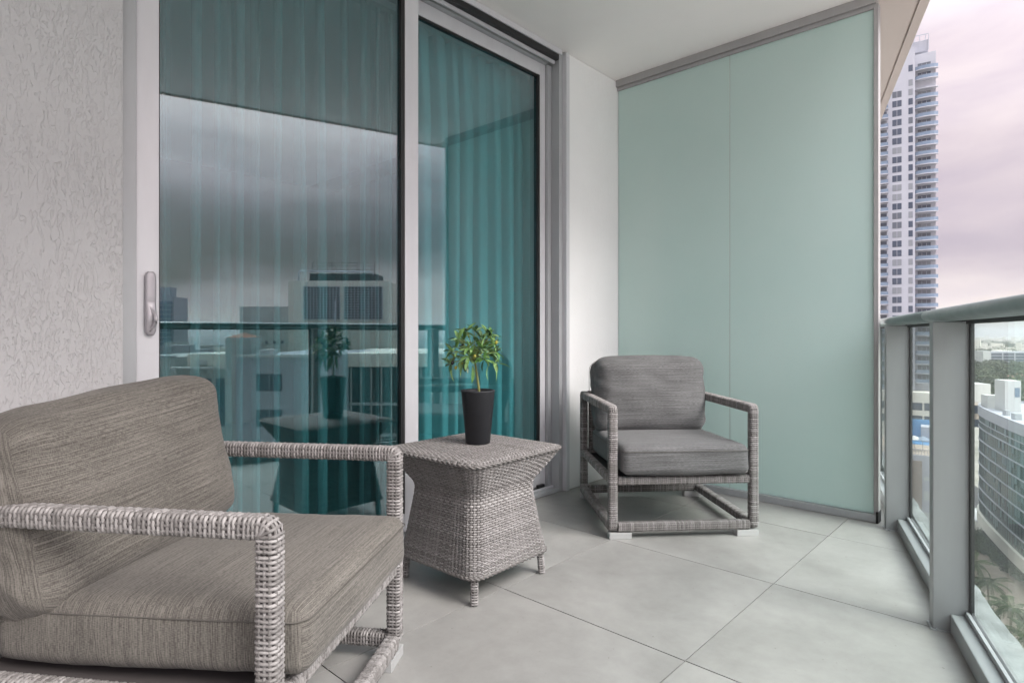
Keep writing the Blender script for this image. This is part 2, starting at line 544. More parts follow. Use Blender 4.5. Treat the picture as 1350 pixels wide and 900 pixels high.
M = {}
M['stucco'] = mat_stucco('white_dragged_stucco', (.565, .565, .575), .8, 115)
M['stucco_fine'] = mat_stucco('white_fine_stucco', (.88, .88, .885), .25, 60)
M['ceiling'] = simple('ceiling_paint', (.91, .885, .875), .9, var=.025, vscale=1.2, bmp=.12, bscale=140, spec=.2)
M['concrete'] = simple('pale_concrete', (.27, .285, .28), .85, var=.3, vscale=9, bmp=.4, bscale=25, spec=.2)
M['tile'] = mat_tile()
M['grout'] = simple('dark_grout', (.16, .155, .15), .9)
M['alu_light'] = mat_metal_paint('light_aluminium', (.66, .66, .69))
M['alu_mid'] = mat_metal_paint('grey_aluminium', (.42, .435, .45))
M['alu_rail'] = mat_metal_paint('railing_aluminium', (.325, .34, .345), .42)
M['alu_handrail'] = mat_metal_paint('handrail_aluminium', (.195, .24, .24), .34)
M['alu_brown'] = mat_metal_paint('taupe_aluminium', (.36, .355, .355), .45)
M['black'] = simple('black_gasket', (.012, .012, .013), .5)
M['handle'] = mat_metal_paint('handle_metal', (.47, .45, .48), .35)
M['door_glass'] = mat_glass('teal_door_glass', (.555, .81, .83), .14, (.94, .95, 1.0))
M['rail_glass'] = mat_glass('railing_glass', (.90, .955, .935), .03, haze=.008, power=7.0)
M['frosted'] = mat_frosted()
M['sheer'] = mat_cloth_thin('sheer_voile', (.88, .89, .89), .13)
M['sheer_fold'] = mat_cloth_thin('sheer_voile_gathered', (.92, .93, .93), .36)
M['drape'] = mat_cloth_thin('white_drape', (.88, .90, .90), .94)
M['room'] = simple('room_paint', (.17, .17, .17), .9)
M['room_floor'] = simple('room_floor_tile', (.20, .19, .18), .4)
M['wicker'] = mat_wicker('grey_wicker', (.15, .14, .135), (.375, .355, .35))
M['wicker_core'] = simple('wicker_shadow_core', (.075, .065, .065), .9)
M['fabric'] = mat_fabric('taupe_fabric', (.080, .073, .065), (.195, .180, .162))
M['fabric_grey'] = mat_fabric('grey_fabric', (.085, .085, .086), (.188, .188, .190))
M['seam'] = simple('seam_thread', (.10, .092, .083), .9)
M['foot'] = simple('brushed_foot', (.50, .50, .50), .35, .3)
M['pot'] = simple('charcoal_pot', (.022, .023, .027), .55, var=.15, vscale=12, spec=.4)
M['soil'] = simple('potting_soil', (.03, .022, .016), .95, bmp=.6, bscale=90)
M['stem'] = simple('green_stem', (.28, .30, .10), .6, var=.2, vscale=30)
M['leaf'] = mat_leaf('olive_leaf', (.09, .22, .05), (.32, .50, .20))
M['leaf_dark'] = mat_leaf('olive_leaf_dark', (.03, .085, .035), (.13, .22, .10))
M['olive'] = simple('yellow_olive', (.36, .33, .05), .35, var=.2, vscale=40)
M['olive_dark'] = simple('black_olive', (.012, .010, .014), .25)

# ================================================================== the balcony
SLOPE = 0.3112                                        # the railing runs 17.3 degrees off the door wall
def rail_x(y): return -0.31 - SLOPE * (y - 2.40)      # inner line of the railing posts
RD = Vector((-0.2971, 0.9548, 0)); RP = Vector((0.9548, 0.2971, 0))   # along / outward
Y0, Y1 = -6.0, 9.5
WALL = -2.275
CEIL = 2.742

def outline(off, y0, y1, n=1, jit=0.0, x_in=-7.0):
    """plan polygon between x_in and the railing line moved out by off"""
    k = off / 0.9548
    pts = [(x_in, y1), (x_in, y0)]
    for i in range(n + 1):
        y = y0 + (y1 - y0) * i / n
        pts.append((rail_x(y) + k + random.uniform(-jit, jit), y))
    return pts

# floor: slab and single tiles
floor = MB().prism(outline(.235, Y0, Y1, 260, .006), -.22, -.013).build('floor', M['concrete'])
tag(floor, kind='structure')
bed = MB().prism(outline(.07, Y0, Y1, 1, 0, WALL + .0), -.0125, -.006).build('grout_bed', M['grout'], floor)
T = .75
gx, gy = -.827, 2.417
for ix in range(-2, 5):
    for iy in range(-11, 9):
        x0, y0 = gx + ix * T + .002, gy + iy * T + .002
        x1, y1 = x0 + T - .004, y0 + T - .004
        poly = [(x0, y0), (x1, y0), (x1, y1), (x0, y1)]
        poly = clip_poly(poly, 1, SLOPE, -.31 + SLOPE * 2.40 + .055)
        poly = clip_poly(poly, -1, 0, -(WALL - .04))
        if len(poly) < 3: continue
        c = (sum(p[0] for p in poly) / len(poly), sum(p[1] for p in poly) / len(poly))
        dz = random.uniform(-.0004, .0004)
        t_ = MB().prism([(p[0] - c[0], p[1] - c[1]) for p in poly], -.0055, dz).build('tile', M['tile'], floor)
        t_.location = (c[0], c[1], 0)

# ceiling slab with a drip groove near its edge
M['soffit'] = simple('bounce_tinted_soffit', (.46, .405, .375), .9, var=.05, vscale=1.2, bmp=.12, bscale=140, spec=.2)  # tan puts the warm tint of ground bounce into the outer underside's colour
ceil = MB().prism(outline(.175, Y0, 3.60), CEIL, CEIL + .25).build('ceiling', M['ceiling'])
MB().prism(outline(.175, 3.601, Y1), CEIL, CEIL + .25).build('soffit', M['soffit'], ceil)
tag(ceil, kind='structure')
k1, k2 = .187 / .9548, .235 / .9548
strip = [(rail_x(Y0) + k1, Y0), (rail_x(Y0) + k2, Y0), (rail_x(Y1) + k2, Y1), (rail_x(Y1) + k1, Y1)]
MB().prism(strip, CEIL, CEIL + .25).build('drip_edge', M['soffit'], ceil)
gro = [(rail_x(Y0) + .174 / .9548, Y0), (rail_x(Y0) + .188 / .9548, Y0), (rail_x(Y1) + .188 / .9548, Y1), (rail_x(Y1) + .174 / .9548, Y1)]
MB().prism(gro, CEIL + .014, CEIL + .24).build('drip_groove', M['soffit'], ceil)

# walls
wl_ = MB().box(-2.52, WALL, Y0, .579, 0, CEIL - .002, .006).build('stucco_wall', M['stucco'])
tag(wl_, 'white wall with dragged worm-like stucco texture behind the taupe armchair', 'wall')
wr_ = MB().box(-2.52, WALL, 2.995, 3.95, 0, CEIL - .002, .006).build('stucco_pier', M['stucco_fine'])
tag(wr_, 'smooth white plaster pier between the sliding door and the frosted screen', 'wall')
wn_ = MB().box(-2.52, WALL, 3.955, Y1, 0, CEIL - .002).build('neighbour_wall', M['stucco_fine'])
tag(wn_, 'white wall of the next balcony beyond the frosted screen', 'wall')

# room behind the glass
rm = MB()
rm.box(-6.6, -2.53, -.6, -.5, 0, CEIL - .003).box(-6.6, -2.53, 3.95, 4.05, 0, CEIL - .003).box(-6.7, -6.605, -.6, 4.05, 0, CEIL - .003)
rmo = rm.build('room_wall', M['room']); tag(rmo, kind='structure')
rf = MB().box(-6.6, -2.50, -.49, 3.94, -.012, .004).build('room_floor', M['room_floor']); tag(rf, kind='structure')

# ------------------------------------------------------------------ door frame and sliding panels
fr = empty('door_frame', (-2.36, 1.78, 0), 0, 'fixed grey aluminium door frame with a black track slot under the ceiling', 'door frame')
def FB(name, mat, x0, x1, y0, y1, z0, z1, c=.002, par=None):
    p = par or fr
    o = B1(name, mat, p, x0 - p.location.x, x1 - p.location.x, y0 - p.location.y, y1 - p.location.y, z0, z1, c)
    return o
FB('jamb', M['alu_mid'], -2.50, -2.296, .580, .622, .0, 2.735)
FB('jamb', M['alu_light'], -2.50, -2.262, 2.962, 2.994, .0, 2.735)
FB('jamb_fin', M['alu_mid'], -2.50, -2.292, 2.926, 2.961, .0, 2.735)
FB('jamb_channel', M['alu_mid'], -2.50, -2.352, 2.889, 2.925, .0, 2.66)
FB('head', M['alu_light'], -2.50, -2.268, .623, 2.925, 2.705, 2.738)
FB('head_fin', M['alu_light'], -2.318, -2.306, .623, 2.90, 2.655, 2.704, .001)
FB('track_slot', M['black'], -2.304, -2.276, .623, 2.905, 2.672, 2.704, 0)
FB('head_channel', M['alu_mid'], -2.50, -2.345, .623, 2.888, 2.662, 2.704)
FB('sill', M['alu_mid'], -2.50, -2.285, .623, 2.925, .004, .022)
FB('sill_track', M['alu_light'], -2.345, -2.335, .623, 2.925, .0225, .034, .001)
FB('sill_track', M['alu_light'], -2.412, -2.402, .623, 2.888, .0225, .034, .001)
FB('stop_block', M['black'], -2.375, -2.352, 2.80, 2.86, .0225, .05, .004)

def door_panel(name, label, X, ya, yb, ga, gb, z0, z1, gz0, gz1, handle=False, mul_black=False):
    """sliding panel: outer face at X, stiles ya..ga and gb..yb"""
    p = empty(name, (X, ya, .034), 0, label, 'sliding door')
    def b(n, mat, xa, xb, y0, y1, za, zb, c=.002):
        return B1(n, mat, p, xa - X, xb - X, y0 - ya, y1 - ya, za - .034, zb - .034, c)
    b('stile', M['alu_light'], X - .046, X, ya, ga, z0, z1)
    b('stile', M['alu_light'], X - .046, X, gb, yb, z0, z1)
    b('top_rail', M['alu_light'], X - .045, X - .001, ga + .0005, gb - .0005, gz1, z1)
    b('bottom_rail', M['alu_light'], X - .045, X - .001, ga + .0005, gb - .0005, z0, gz0)
    g = .012
    b('gasket', M['black'], X - .03, X - .006, ga + .0005, ga + .004, gz0, gz1, 0)
    b('gasket', M['black'], X - .03, X - .003, gb - .022, gb - .0005, gz0, gz1, 0)
    b('gasket', M['black'], X - .03, X - .006, ga + .0045, gb - .0225, gz1 - g, gz1 - .0005, 0)
    b('glass_pane', M['door_glass'], X - .024, X - .018, ga + .0042, gb - .0222, gz0, gz1 - g - .0003, 0)
    return p
pl_ = door_panel('sliding_panel', 'wide sliding glass door panel carrying the curved pull handle', -2.306, .624, 1.832, .694, 1.752, .035, 2.652, .12, 2.60)
pr_ = door_panel('sliding_panel', 'narrower glass door panel sitting behind the potted olive plant', -2.372, 1.78, 2.886, 1.845, 2.838, .035, 2.66, .115, 2.585)

# pull handle on the left stile
hd = empty('handle_tmp', (0, 0, 0))
bpy.data.objects.remove(hd)
hb = MB()
prof = []
NH = 26
for i in range(NH + 1):
    t = i / NH
    z = .975 + .218 * t
    # grip bows out on the lower half and tapers at both ends
    w = .016 * min(1, (t + .02) / .08) ** .5 * min(1, (1.02 - t) / .08) ** .5
    out_ = .016 + .012 * math.exp(-((t - .28) / .17) ** 2)
    if t > .55: out_ = .020
    prof.append((z, w, out_))
V_, F_ = [], []
for (z, w, o_) in prof:
    V_ += [(0, -w, z), (o_ * .8, -w, z), (o_, -w * .6, z), (o_, w * .6, z), (o_ * .8, w, z), (0, w, z)]
for i in range(NH):
    for k in range(6):
        a = i * 6 + k; b_ = i * 6 + (k + 1) % 6
        F_.append((a, b_, b_ + 6, a + 6))
F_ += [tuple(range(5, -1, -1)), tuple(NH * 6 + k for k in range(6))]
h_o = mesh_np('handle', np.array(V_), F_, M['handle'], pl_, True)
h_o.location = (.0005, .664 - .624, -.034)
sc_ = MB()
gp = []
for i in range(17):
    t = i / 16
    gp.append((.030 - .012 * math.cos(2 * math.pi * t), -.004 + .012 * math.sin(math.pi * t), .988 + .085 * t))
sc_.tube(gp, [.0035 + .003 * math.sin(math.pi * i / 16) for i in range(17)], 8)
s_o = sc_.build('grip', M['handle'], h_o, True)

# ------------------------------------------------------------------ curtains
def curtain(name, label, ya, yb, x, zt, zb, pitch, depth, mat, pleat, seed):
    rr = random.Random(seed)
    pts = []                                           # plan section
    y = ya
    while y < yb:
        p = pitch * rr.uniform(.8, 1.25)
        if pleat:
            w = p * rr.uniform(.18, .34)
            fl = p - w
            pts += [(0, y), (rr.uniform(-.004, .006), y + fl * .35), (rr.uniform(-.006, .004), y + fl * .7), (0, y + fl)]
            pts += [(depth, y + fl + w * .9), (depth * 1.1, y + fl + w), (depth * .3, y + fl + w * .1), (depth * .15, y + fl - w * .02),
                    (depth * .8, y + fl + w * 1.02), (depth * .5, y + fl + w * 1.06)]
        else:
            n = 12
            a = depth * rr.uniform(.6, 1.3)
            for i in range(n):
                t = i / n
                pts.append((a * (math.sin(2 * math.pi * t) * .8 + .22 * math.sin(4 * math.pi * t + 1)), y + p * (t - .15 * math.sin(4 * math.pi * t))))
        y += p
    nz = 26
    V, F = [], []
    n = len(pts)
    for j in range(nz + 1):
        t = j / nz
        z = zt + (zb - zt) * t
        tight = .35 + .65 * min(1, t * 5) if not pleat else .75 + .25 * min(1, t * 4)
        for i, (dx, yy) in enumerate(pts):
            sw = .012 * math.sin(yy * 9 + t * 3) * t
            V.append((x + dx * tight + sw, yy + .01 * math.sin(yy * 17 + t * 2.2) * t, z - (.018 * abs(math.sin(yy * 26)) if j == 0 else 0)))
    for j in range(nz):
        for i in range(n - 1):
            a = j * n + i
            F.append((a, a + 1, a + n + 1, a + n))
    e = empty(name, (x, (ya + yb) / 2, zb), 0, label, 'curtain')
    V = np.array(V) - np.array([x, (ya + yb) / 2, zb])
    mesh_np('cloth', V, F, mat, e, True)
    if pleat:                                          # gathered folds, many layers deep
        y = ya + pitch * .6
        while y < yb:
            w = rr.choice((.007, .011, .016, .022)); dp = rr.uniform(.012, .03)
            lean = rr.uniform(-.012, .012); ph0 = rr.uniform(0, 6)
            vv, ff = [], []
            for j in range(nz + 1):
                t = j / nz
                z = (zt - zb) * (1 - t)
                c_ = y + lean * t + .006 * math.sin(t * 3 + ph0)
                ww = w * (.8 + .35 * math.sin(t * 2.2 + ph0))
                for k in range(9):
                    a_ = math.pi * k / 8
                    vv.append((.004 + dp * math.sin(a_), c_ - ww * math.cos(a_) - (ya + yb) / 2, z))
            for j in range(nz):
                for k in range(8):
                    q_ = j * 9 + k
                    ff.append((q_, q_ + 1, q_ + 10, q_ + 9))
            mesh_np('pleat', np.array(vv), ff, M['sheer_fold'], e, True)
            y += pitch * rr.uniform(.75, 1.3)
    MB().box(-.02, .02, -(yb - ya) / 2, (yb - ya) / 2, zt - zb - .004, zt - zb + .02).build('heading_tape', mat, e)
    return e
curtain('sheer_curtain', 'sheer pleated curtain hanging behind the door panel with the handle', .50, 1.93, -2.60, 2.66, .03, .105, .045, M['sheer'], True, 3)
curtain('drape', 'dense gathered drape hanging behind the olive plant and table', 1.93, 3.25, -2.585, 2.665, .03, .105, .085, M['drape'], False, 5)

# ------------------------------------------------------------------ frosted privacy screen
SY = 3.57
scn = empty('privacy_screen', (-1.48, SY, 0), 0, 'floor to ceiling frosted green glass screen behind the grey armchair', 'screen')
def SB(n, mat, x0, x1, y0, y1, z0, z1, c=.002): return B1(n, mat, scn, x0 + 1.48, x1 + 1.48, y0 - SY, y1 - SY, z0, z1, c)
SB('frosted_pane', M['frosted'], -2.272, -1.4825, SY, SY + .012, .042, 2.69, .001)
SB('frosted_pane', M['frosted'], -1.4775, -.7125, SY, SY + .012, .042, 2.69, .001)
SB('joint_seal', simple('clear_seal', (.55, .66, .62), .3), -1.4823, -1.4777, SY + .001, SY + .011, .042, 2.685, 0)
SB('top_track', M['alu_brown'], -2.274, -.70, SY - .03, SY + .04, 2.694, 2.741)
SB('top_lip', M['alu_brown'], -2.274, -.70, SY - .014, SY - .002, 2.672, 2.6935, .001)
SB('bottom_track', M['alu_mid'], -2.274, -.70, SY - .02, SY + .032, .001, .041)
SB('end_post', M['alu_brown'], -.712, -.690, SY - .016, SY + .03, .042, 2.693)
SB('track_end_cap', M['black'], -.6995, -.688, SY - .032, SY + .042, .001, .06)

# ------------------------------------------------------------------ railing
RL = empty('balcony_railing', (rail_x(2.40), 2.40, 0), 0, 'grey metal balcony railing with clear glass panels and an oval handrail', 'railing')
RL.rotation_euler = (0, 0, R(17.284))                  # local +Y runs along the railing, +X points outward
S = 1.11
NP0, NP1 = -6, 6
for k in range(NP0, NP1 + 1):
    s = k * S
    B1('post', M['alu_rail'], RL, .0, .112, s, s + .055, -.004, 1.02, .004)
    B1('base_plate', M['alu_mid'], RL, -.006, .118, s - .006, s + .061, -.006, .004, .001)
    for bx_ in (.012, .098):
        for by_ in (-.003, .058):
            o_ = MB().lathe([(.0045, .004), (.0045, .007), (.003, .0085)], 8, False, True).build('bolt', M['alu_mid'], RL, False)
            o_.location = (bx_, s + by_, 0)
    if k < NP1:
        a, b_ = s + .0555, s + S - .0005
        B1('bottom_rail', M['alu_rail'], RL, .048, .118, a, b_, .001, .062, .004)
        B1('glazing_bead', M['alu_mid'], RL, .088, .098, a + .002, b_ - .002, .0625, .078, .001)
        B1('glass_seal', M['black'], RL, .0985, .110, a + .002, b_ - .002, .0625, .072, 0)
        B1('glass_panel', M['rail_glass'], RL, .100, .108, a + .012, b_ - .012, .0725, 1.012, 0)
        B1('edge_seal', M['black'], RL, .098, .110, a + .001, a + .0115, .073, 1.012, 0)
        B1('edge_seal', M['black'], RL, .098, .110, b_ - .0115, b_ - .001, .073, 1.012, 0)
        B1('top_channel', M['black'], RL, .09, .116, a + .001, b_ - .001, 1.0125, 1.03, 0)
hv, hf = [], []
n = 20
seg = [NP0 * S - .05]
k = NP0
while seg[-1] < NP1 * S:
    seg.append(seg[-1] + 2.22)
for q in range(len(seg) - 1):
    hb = MB()
    m_ = MB()
    a, b_ = seg[q] + .28, seg[q + 1] + .28 - .0015
    V = []
    for s in (a, a + .002, b_ - .002, b_):
        sc2 = .97 if s in (a, b_) else 1
        for i in range(n):
            an = 2 * math.pi * i / n
            cxx = math.copysign(abs(math.cos(an)) ** .75, math.cos(an)); szz = math.copysign(abs(math.sin(an)) ** .85, math.sin(an))
            V.append((.056 + .052 * sc2 * cxx, s, 1.045 + .0225 * sc2 * szz))
    F = []
    for j in range(3):
        for i in range(n):
            p0 = j * n + i; p1 = j * n + (i + 1) % n
            F.append((p0, p0 + n, p1 + n, p1))
    F += [tuple(range(n)), tuple(3 * n + i for i in range(n - 1, -1, -1))]
    mesh_np('handrail', np.array(V), F, M['alu_handrail'], RL, True)

# ================================================================== wicker
def ring_section(n, a, p=4.5):
    th = np.arange(n) * 2 * np.pi / n
    c, s_ = np.cos(th), np.sin(th)
    r_ = a / (np.abs(c) ** p + np.abs(s_) ** p) ** (1 / p)
    return th, np.stack([r_ * c, r_ * s_], 1)

def wicker_bar(name, pts, B, a, parent, pitch=.0098, corner=.014, L_=12, seed=0, dens=36):
    """woven bar along a planar polyline; B = normal of its plane"""
    rr = np.random.default_rng(seed)
    B = Vector(B).normalized()
    # resample the polyline with rounded corners
    P = [Vector(p) for p in pts]
    path = [P[0]]
    for i in range(1, len(P) - 1):
        d0 = (P[i - 1] - P[i]).normalized(); d1 = (P[i + 1] - P[i]).normalized()
        p0, p1 = P[i] + d0 * corner, P[i] + d1 * corner
        for k in range(9):
            t = k / 8
            path.append(p0 * (1 - t) ** 2 + P[i] * 2 * t * (1 - t) + p1 * t ** 2)
    path.append(P[-1])
    arr = np.array([p[:] for p in path])
    ds = np.linalg.norm(np.diff(arr, axis=0), axis=1)
    cum = np.concatenate([[0], np.cumsum(ds)])
    Lt = cum[-1]
    def at(s):
        return np.array([np.interp(s, cum, arr[:, k]) for k in range(3)])
    def frame(s):
        e = .004
        t = at(min(s + e, Lt)) - at(max(s - e, 0)); t /= np.linalg.norm(t)
        bn = np.array(B[:]); nn = np.cross(bn, t); nn /= np.linalg.norm(nn)
        return at(s), t, nn, bn
    n = dens
    th, secu = ring_section(n, 1.0)
    # wraps crowd together round the corners
    fine_s = np.linspace(0, Lt, 800)
    den = np.ones(800)
    acc = 0
    for i in range(1, len(P) - 1):
        ci = np.argmin(np.linalg.norm(np.stack([np.interp(fine_s, cum, arr[:, k]) for k in range(3)], 1) - np.array((path[1 + (i - 1) * 9 + 4])[:]), axis=1))
        den += 1.1 * np.exp(-((fine_s - fine_s[ci]) / (corner * .75)) ** 2)
    cden = np.concatenate([[0], np.cumsum((den[1:] + den[:-1]) / 2 * np.diff(fine_s))])
    nl = max(2, int(round(cden[-1] / pitch)))
    s_of = lambda q_: float(np.interp(q_ * cden[-1], cden, fine_s))
    V, F, A = [], [], []
    base = 0
    w = pitch * .70
    prof = [(-w / 2, -.0018), (-w * .26, .0018), (w * .26, .0018), (w / 2, -.0018)]
    idx = np.arange(n)
    for j in range(nl):
        s = s_of((j + .5) / nl) + rr.normal(0, pitch * .05)
        s = min(max(s, .002), Lt - .002)
        c, t, nn, bn = frame(s)
        amp = .0007
        offs = amp * np.cos(L_ / 2 * th + math.pi * j)
        tilt = rr.normal(0, .0007); tph = rr.uniform(0, 6.28)
        al = tilt * np.cos(th + tph)
        g = rr.random()
        for (pt, pr_2) in prof:
            rad = (a - .003 + offs + pr_2)[:, None] * secu
            v = c + rad[:, :1] * nn + rad[:, 1:] * bn + (pt + al)[:, None] * t
            V.append(v); A.append(np.full(n, g))
        for q in range(3):
            p0 = base + q * n + idx; p1 = base + q * n + (idx + 1) % n
            F.append(np.stack([p0, p1, p1 + n, p0 + n], 1))
        base += 4 * n
    # long strands passing over and under the wraps
    ns = nl * 2 + 1
    ss = np.clip([s_of(q_ / (ns - 1)) for q_ in range(ns)], .0005, Lt - .0005)
    fr_ = [frame(s) for s in ss]
    for i in range(L_):
        thi = 2 * math.pi * i / L_
        pp = 4.5
        r1 = 1 / (abs(math.cos(thi)) ** pp + abs(math.sin(thi)) ** pp) ** (1 / pp)
        g = rr.random()
        hw = .0034
        vv = []
        for kk, (c, t, nn, bn) in enumerate(fr_):
            ph = (kk - 1) / 2.0
            o = -.0006 - .0009 * math.cos(math.pi * i + math.pi * ph)
            rd = nn * math.cos(thi) + bn * math.sin(thi)
            tg = -nn * math.sin(thi) + bn * math.cos(thi)
            q0 = c + rd * ((a - .003) * r1 + o)
            vv += [q0 - tg * hw - rd * .001, q0 - tg * hw * .5 + rd * .0012, q0 + tg * hw * .5 + rd * .0012, q0 + tg * hw - rd * .001]
        V.append(np.array(vv)); A.append(np.full(len(vv), g * .8))
        kx = np.arange(ns - 1) * 4 + base
        for q in range(3):
            F.append(np.stack([kx + q, kx + q + 1, kx + q + 5, kx + q + 4], 1))
        base += 4 * ns
    o = mesh_np(name, np.concatenate(V), np.concatenate(F), M['wicker'], parent, True, np.concatenate(A))
    # dark core seen between the strands
    kc = 12
    th2, sec2 = ring_section(kc, a - .0052)
    sp = np.linspace(0, Lt, max(2, int(Lt / .02)))
    cv = []
    for s in sp:
        c, t, nn, bn = frame(s)
        cv.append(c + sec2[:, :1] * nn + sec2[:, 1:] * bn)
    cv = np.concatenate(cv)
    cf = []
    for i in range(len(sp) - 1):
        for k in range(kc):
            p0 = i * kc + k; p1 = i * kc + (k + 1) % kc
            cf.append((p0, p1, p1 + kc, p0 + kc))
    cf += [tuple(range(kc)), tuple((len(sp) - 1) * kc + k for k in range(kc))]
    mesh_np('core', cv, cf, M['wicker_core'], o)
    return o

def weave_surface(name, surf, nrow, nst, closed, parent, width, amp=.0016, sub=3, strand=.8, seed=1, stake_w=.006):
    """surf(U, V) -> points, normals (arrays); rows run along u over and under stakes that run along v"""
    rr = np.random.default_rng(seed)
    nu = nst * sub + (0 if closed else 1)
    U = np.arange(nu) / (nst * sub)
    V_, F_, A_ = [], [], []
    base = 0
    for j in range(nrow):
        vc = (j + .5) / nrow
        hw = .5 / nrow * strand
        off = amp * np.cos(np.pi * U * nst + np.pi * j)
        g = rr.random(); wob_ = rr.normal(0, .06) / nrow
        gg = g * .6 + .4 * rr.random(nu).repeat(1)
        for (dv, dh) in ((-hw, -.0012), (-hw * .5, .0012), (hw * .5, .0012), (hw, -.0012)):
            P_, N_ = surf(U, np.full(nu, min(max(vc + dv + wob_, 0), 1)))
            V_.append(P_ + N_ * (off + dh)[:, None]); A_.append(gg)
        idx = np.arange(nu if closed else nu - 1)
        for q in range(3):
            p0 = base + q * nu + idx; p1 = base + q * nu + (idx + 1) % nu
            F_.append(np.stack([p0, p1, p1 + nu, p0 + nu], 1))
        base += 4 * nu
    nv = nrow * 2 + 1
    Vv = np.linspace(0, 1, nv)
    du = None
    for i in range(nst if closed else nst + 1):
        u = i / nst
        off = -amp * np.cos(np.pi * i + np.pi * (Vv * nrow - .5))
        g = rr.random()
        hu = stake_w / width / 2
        for (d_, dh) in ((-hu, -.001), (-hu * .5, .0008), (hu * .5, .0008), (hu, -.001)):
            P_, N_ = surf(np.full(nv, (u + d_) % 1.0 if closed else min(max(u + d_, 0), 1)), Vv)
            V_.append(P_ + N_ * (off + dh)[:, None]); A_.append(np.full(nv, g * .7))
        idx = np.arange(nv - 1)
        for q in range(3):
            p0 = base + q * nv + idx
            F_.append(np.stack([p0, p0 + nv, p0 + nv + 1, p0 + 1], 1))
        base += 4 * nv
    return mesh_np(name, np.concatenate(V_), np.concatenate(F_), M['wicker'], parent, True, np.concatenate(A_))

# ------------------------------------------------------------------ cushions
def cushion(name, hx, hy, hz, r, mat, parent, bulge=.02, seed=0, wr=.004, n=30, pinch=.0, puff=(1, 1, 1)):
    """soft box: rounded edges, bulging faces, pulled corners and slack wrinkles"""
    bm = bmesh.new()
    bmesh.ops.create_cube(bm, size=2)
    bmesh.ops.subdivide_edges(bm, edges=bm.edges[:], cuts=n, use_grid_fill=True)
    bm.normal_update()
    sd_ = Vector((seed * 7.3, seed * 3.1, seed * 1.7))
    uvl = bm.loops.layers.uv.new('weave')
    for f in bm.faces:
        nx_, ny_, nz_ = f.normal
        for lp in f.loops:
            x, y, z = lp.vert.co
            if abs(nx_) > .9: uv = (z * hz + 3, y * hy)
            elif nz_ > .9: uv = (x * hx, y * hy)
            elif nz_ < -.9: uv = (x * hx, hy + 2 * hz + (1 - y) * hy)
            elif ny_ > .9: uv = (x * hx, hy + (1 - z) * hz)
            else: uv = (x * hx, -hy - (1 - z) * hz)
            lp[uvl].uv = uv
    for v in bm.verts:
        x, y, z = v.co
        q = Vector((x * hx, y * hy, z * hz))
        c = Vector((max(-hx + r, min(hx - r, q.x)), max(-hy + r, min(hy - r, q.y)), max(-hz + r, min(hz - r, q.z))))
        d_ = q - c
        if d_.length > 1e-6:
            # distribute on a round edge
            m_ = max(abs(d_.x), abs(d_.y), abs(d_.z))
            q = c + d_.normalized() * m_
        nx, ny, nz = q.x / hx, q.y / hy, q.z / hz
        fx, fy, fz = 1 - nx * nx, 1 - ny * ny, 1 - nz * nz
        fx, fy, fz = max(fx, 0), max(fy, 0), max(fz, 0)
        q.z += bulge * puff[2] * nz * (fx * fy) ** .55
        q.x += bulge * puff[0] * nx * (fy * fz) ** .6
        q.y += bulge * puff[1] * ny * (fx * fz) ** .6
        if pinch:
            cr = (abs(nx) * abs(ny) * abs(nz)) ** 3
            q.x += pinch * cr * math.copysign(1, nx); q.z += pinch * cr * math.copysign(1, nz) * .6
        w1 = mnoise.noise(Vector((q.x * 3.2, q.y * 5.5, q.z * 5.5)) + sd_)
        w2 = mnoise.noise(Vector((q.x * 9, q.y * 17, q.z * 15)) + sd_ * 2)
        # tension folds that leave the corners
        edge = max(abs(nx) ** 4, 0)
        w3 = mnoise.noise(Vector((q.x * 4, (q.y + q.z) * 30, q.z * 10)) + sd_ * 3) * edge
        nn = Vector((nx ** 3 / hx, ny ** 3 / hy, nz ** 3 / hz)).normalized() if Vector((nx, ny, nz)).length > 0 else Vector((0, 0, 1))
        v.co = q + nn * (wr * (1.6 * w1 + .5 * w2 + .55 * w3))
    me = bpy.data.meshes.new(name)
    bm.to_mesh(me); bm.free()
    me.polygons.foreach_set('use_smooth', np.ones(len(me.polygons), dtype=bool))
    me.materials.append(mat)
    return link(bpy.data.objects.new(name, me), parent)

def seam_loop(parent, hx, hy, z, r, rad, mat, name='seam', axis='z', bulge=.0):
    """stitched welt round a cushion"""
    pts = []
    for cxs, cys, a0 in ((1, 1, 0), (-1, 1, 90), (-1, -1, 180), (1, -1, 270)):
        for k in range(7):
            an = R(a0 + 15 * k)
            pts.append((cxs * (hx - r) + r * math.cos(an), cys * (hy - r) + r * math.sin(an), z))
    out_ = []
    m_ = len(pts)
    for i in range(m_):
        p, q = Vector(pts[i]), Vector(pts[(i + 1) % m_])
        steps = max(1, int((q - p).length / .03))
        for s in range(steps):
            w = p.lerp(q, s / steps)
            fx, fy = max(0, 1 - (w.x / hx) ** 2), max(0, 1 - (w.y / hy) ** 2)
            k = bulge * (max(fx, fy)) ** .6
            nrm = Vector((w.x if abs(w.x) / hx > abs(w.y) / hy else 0, w.y if abs(w.y) / hy >= abs(w.x) / hx else 0, 0)).normalized()
            out_.append(w + nrm * k)
    out_.append(out_[0])
    if axis == 'y':
        out_ = [Vector((p.x, p.z, p.y)) for p in out_]
    return MB().tube(out_, rad, 6, cap=False).build(name, mat, parent, True)

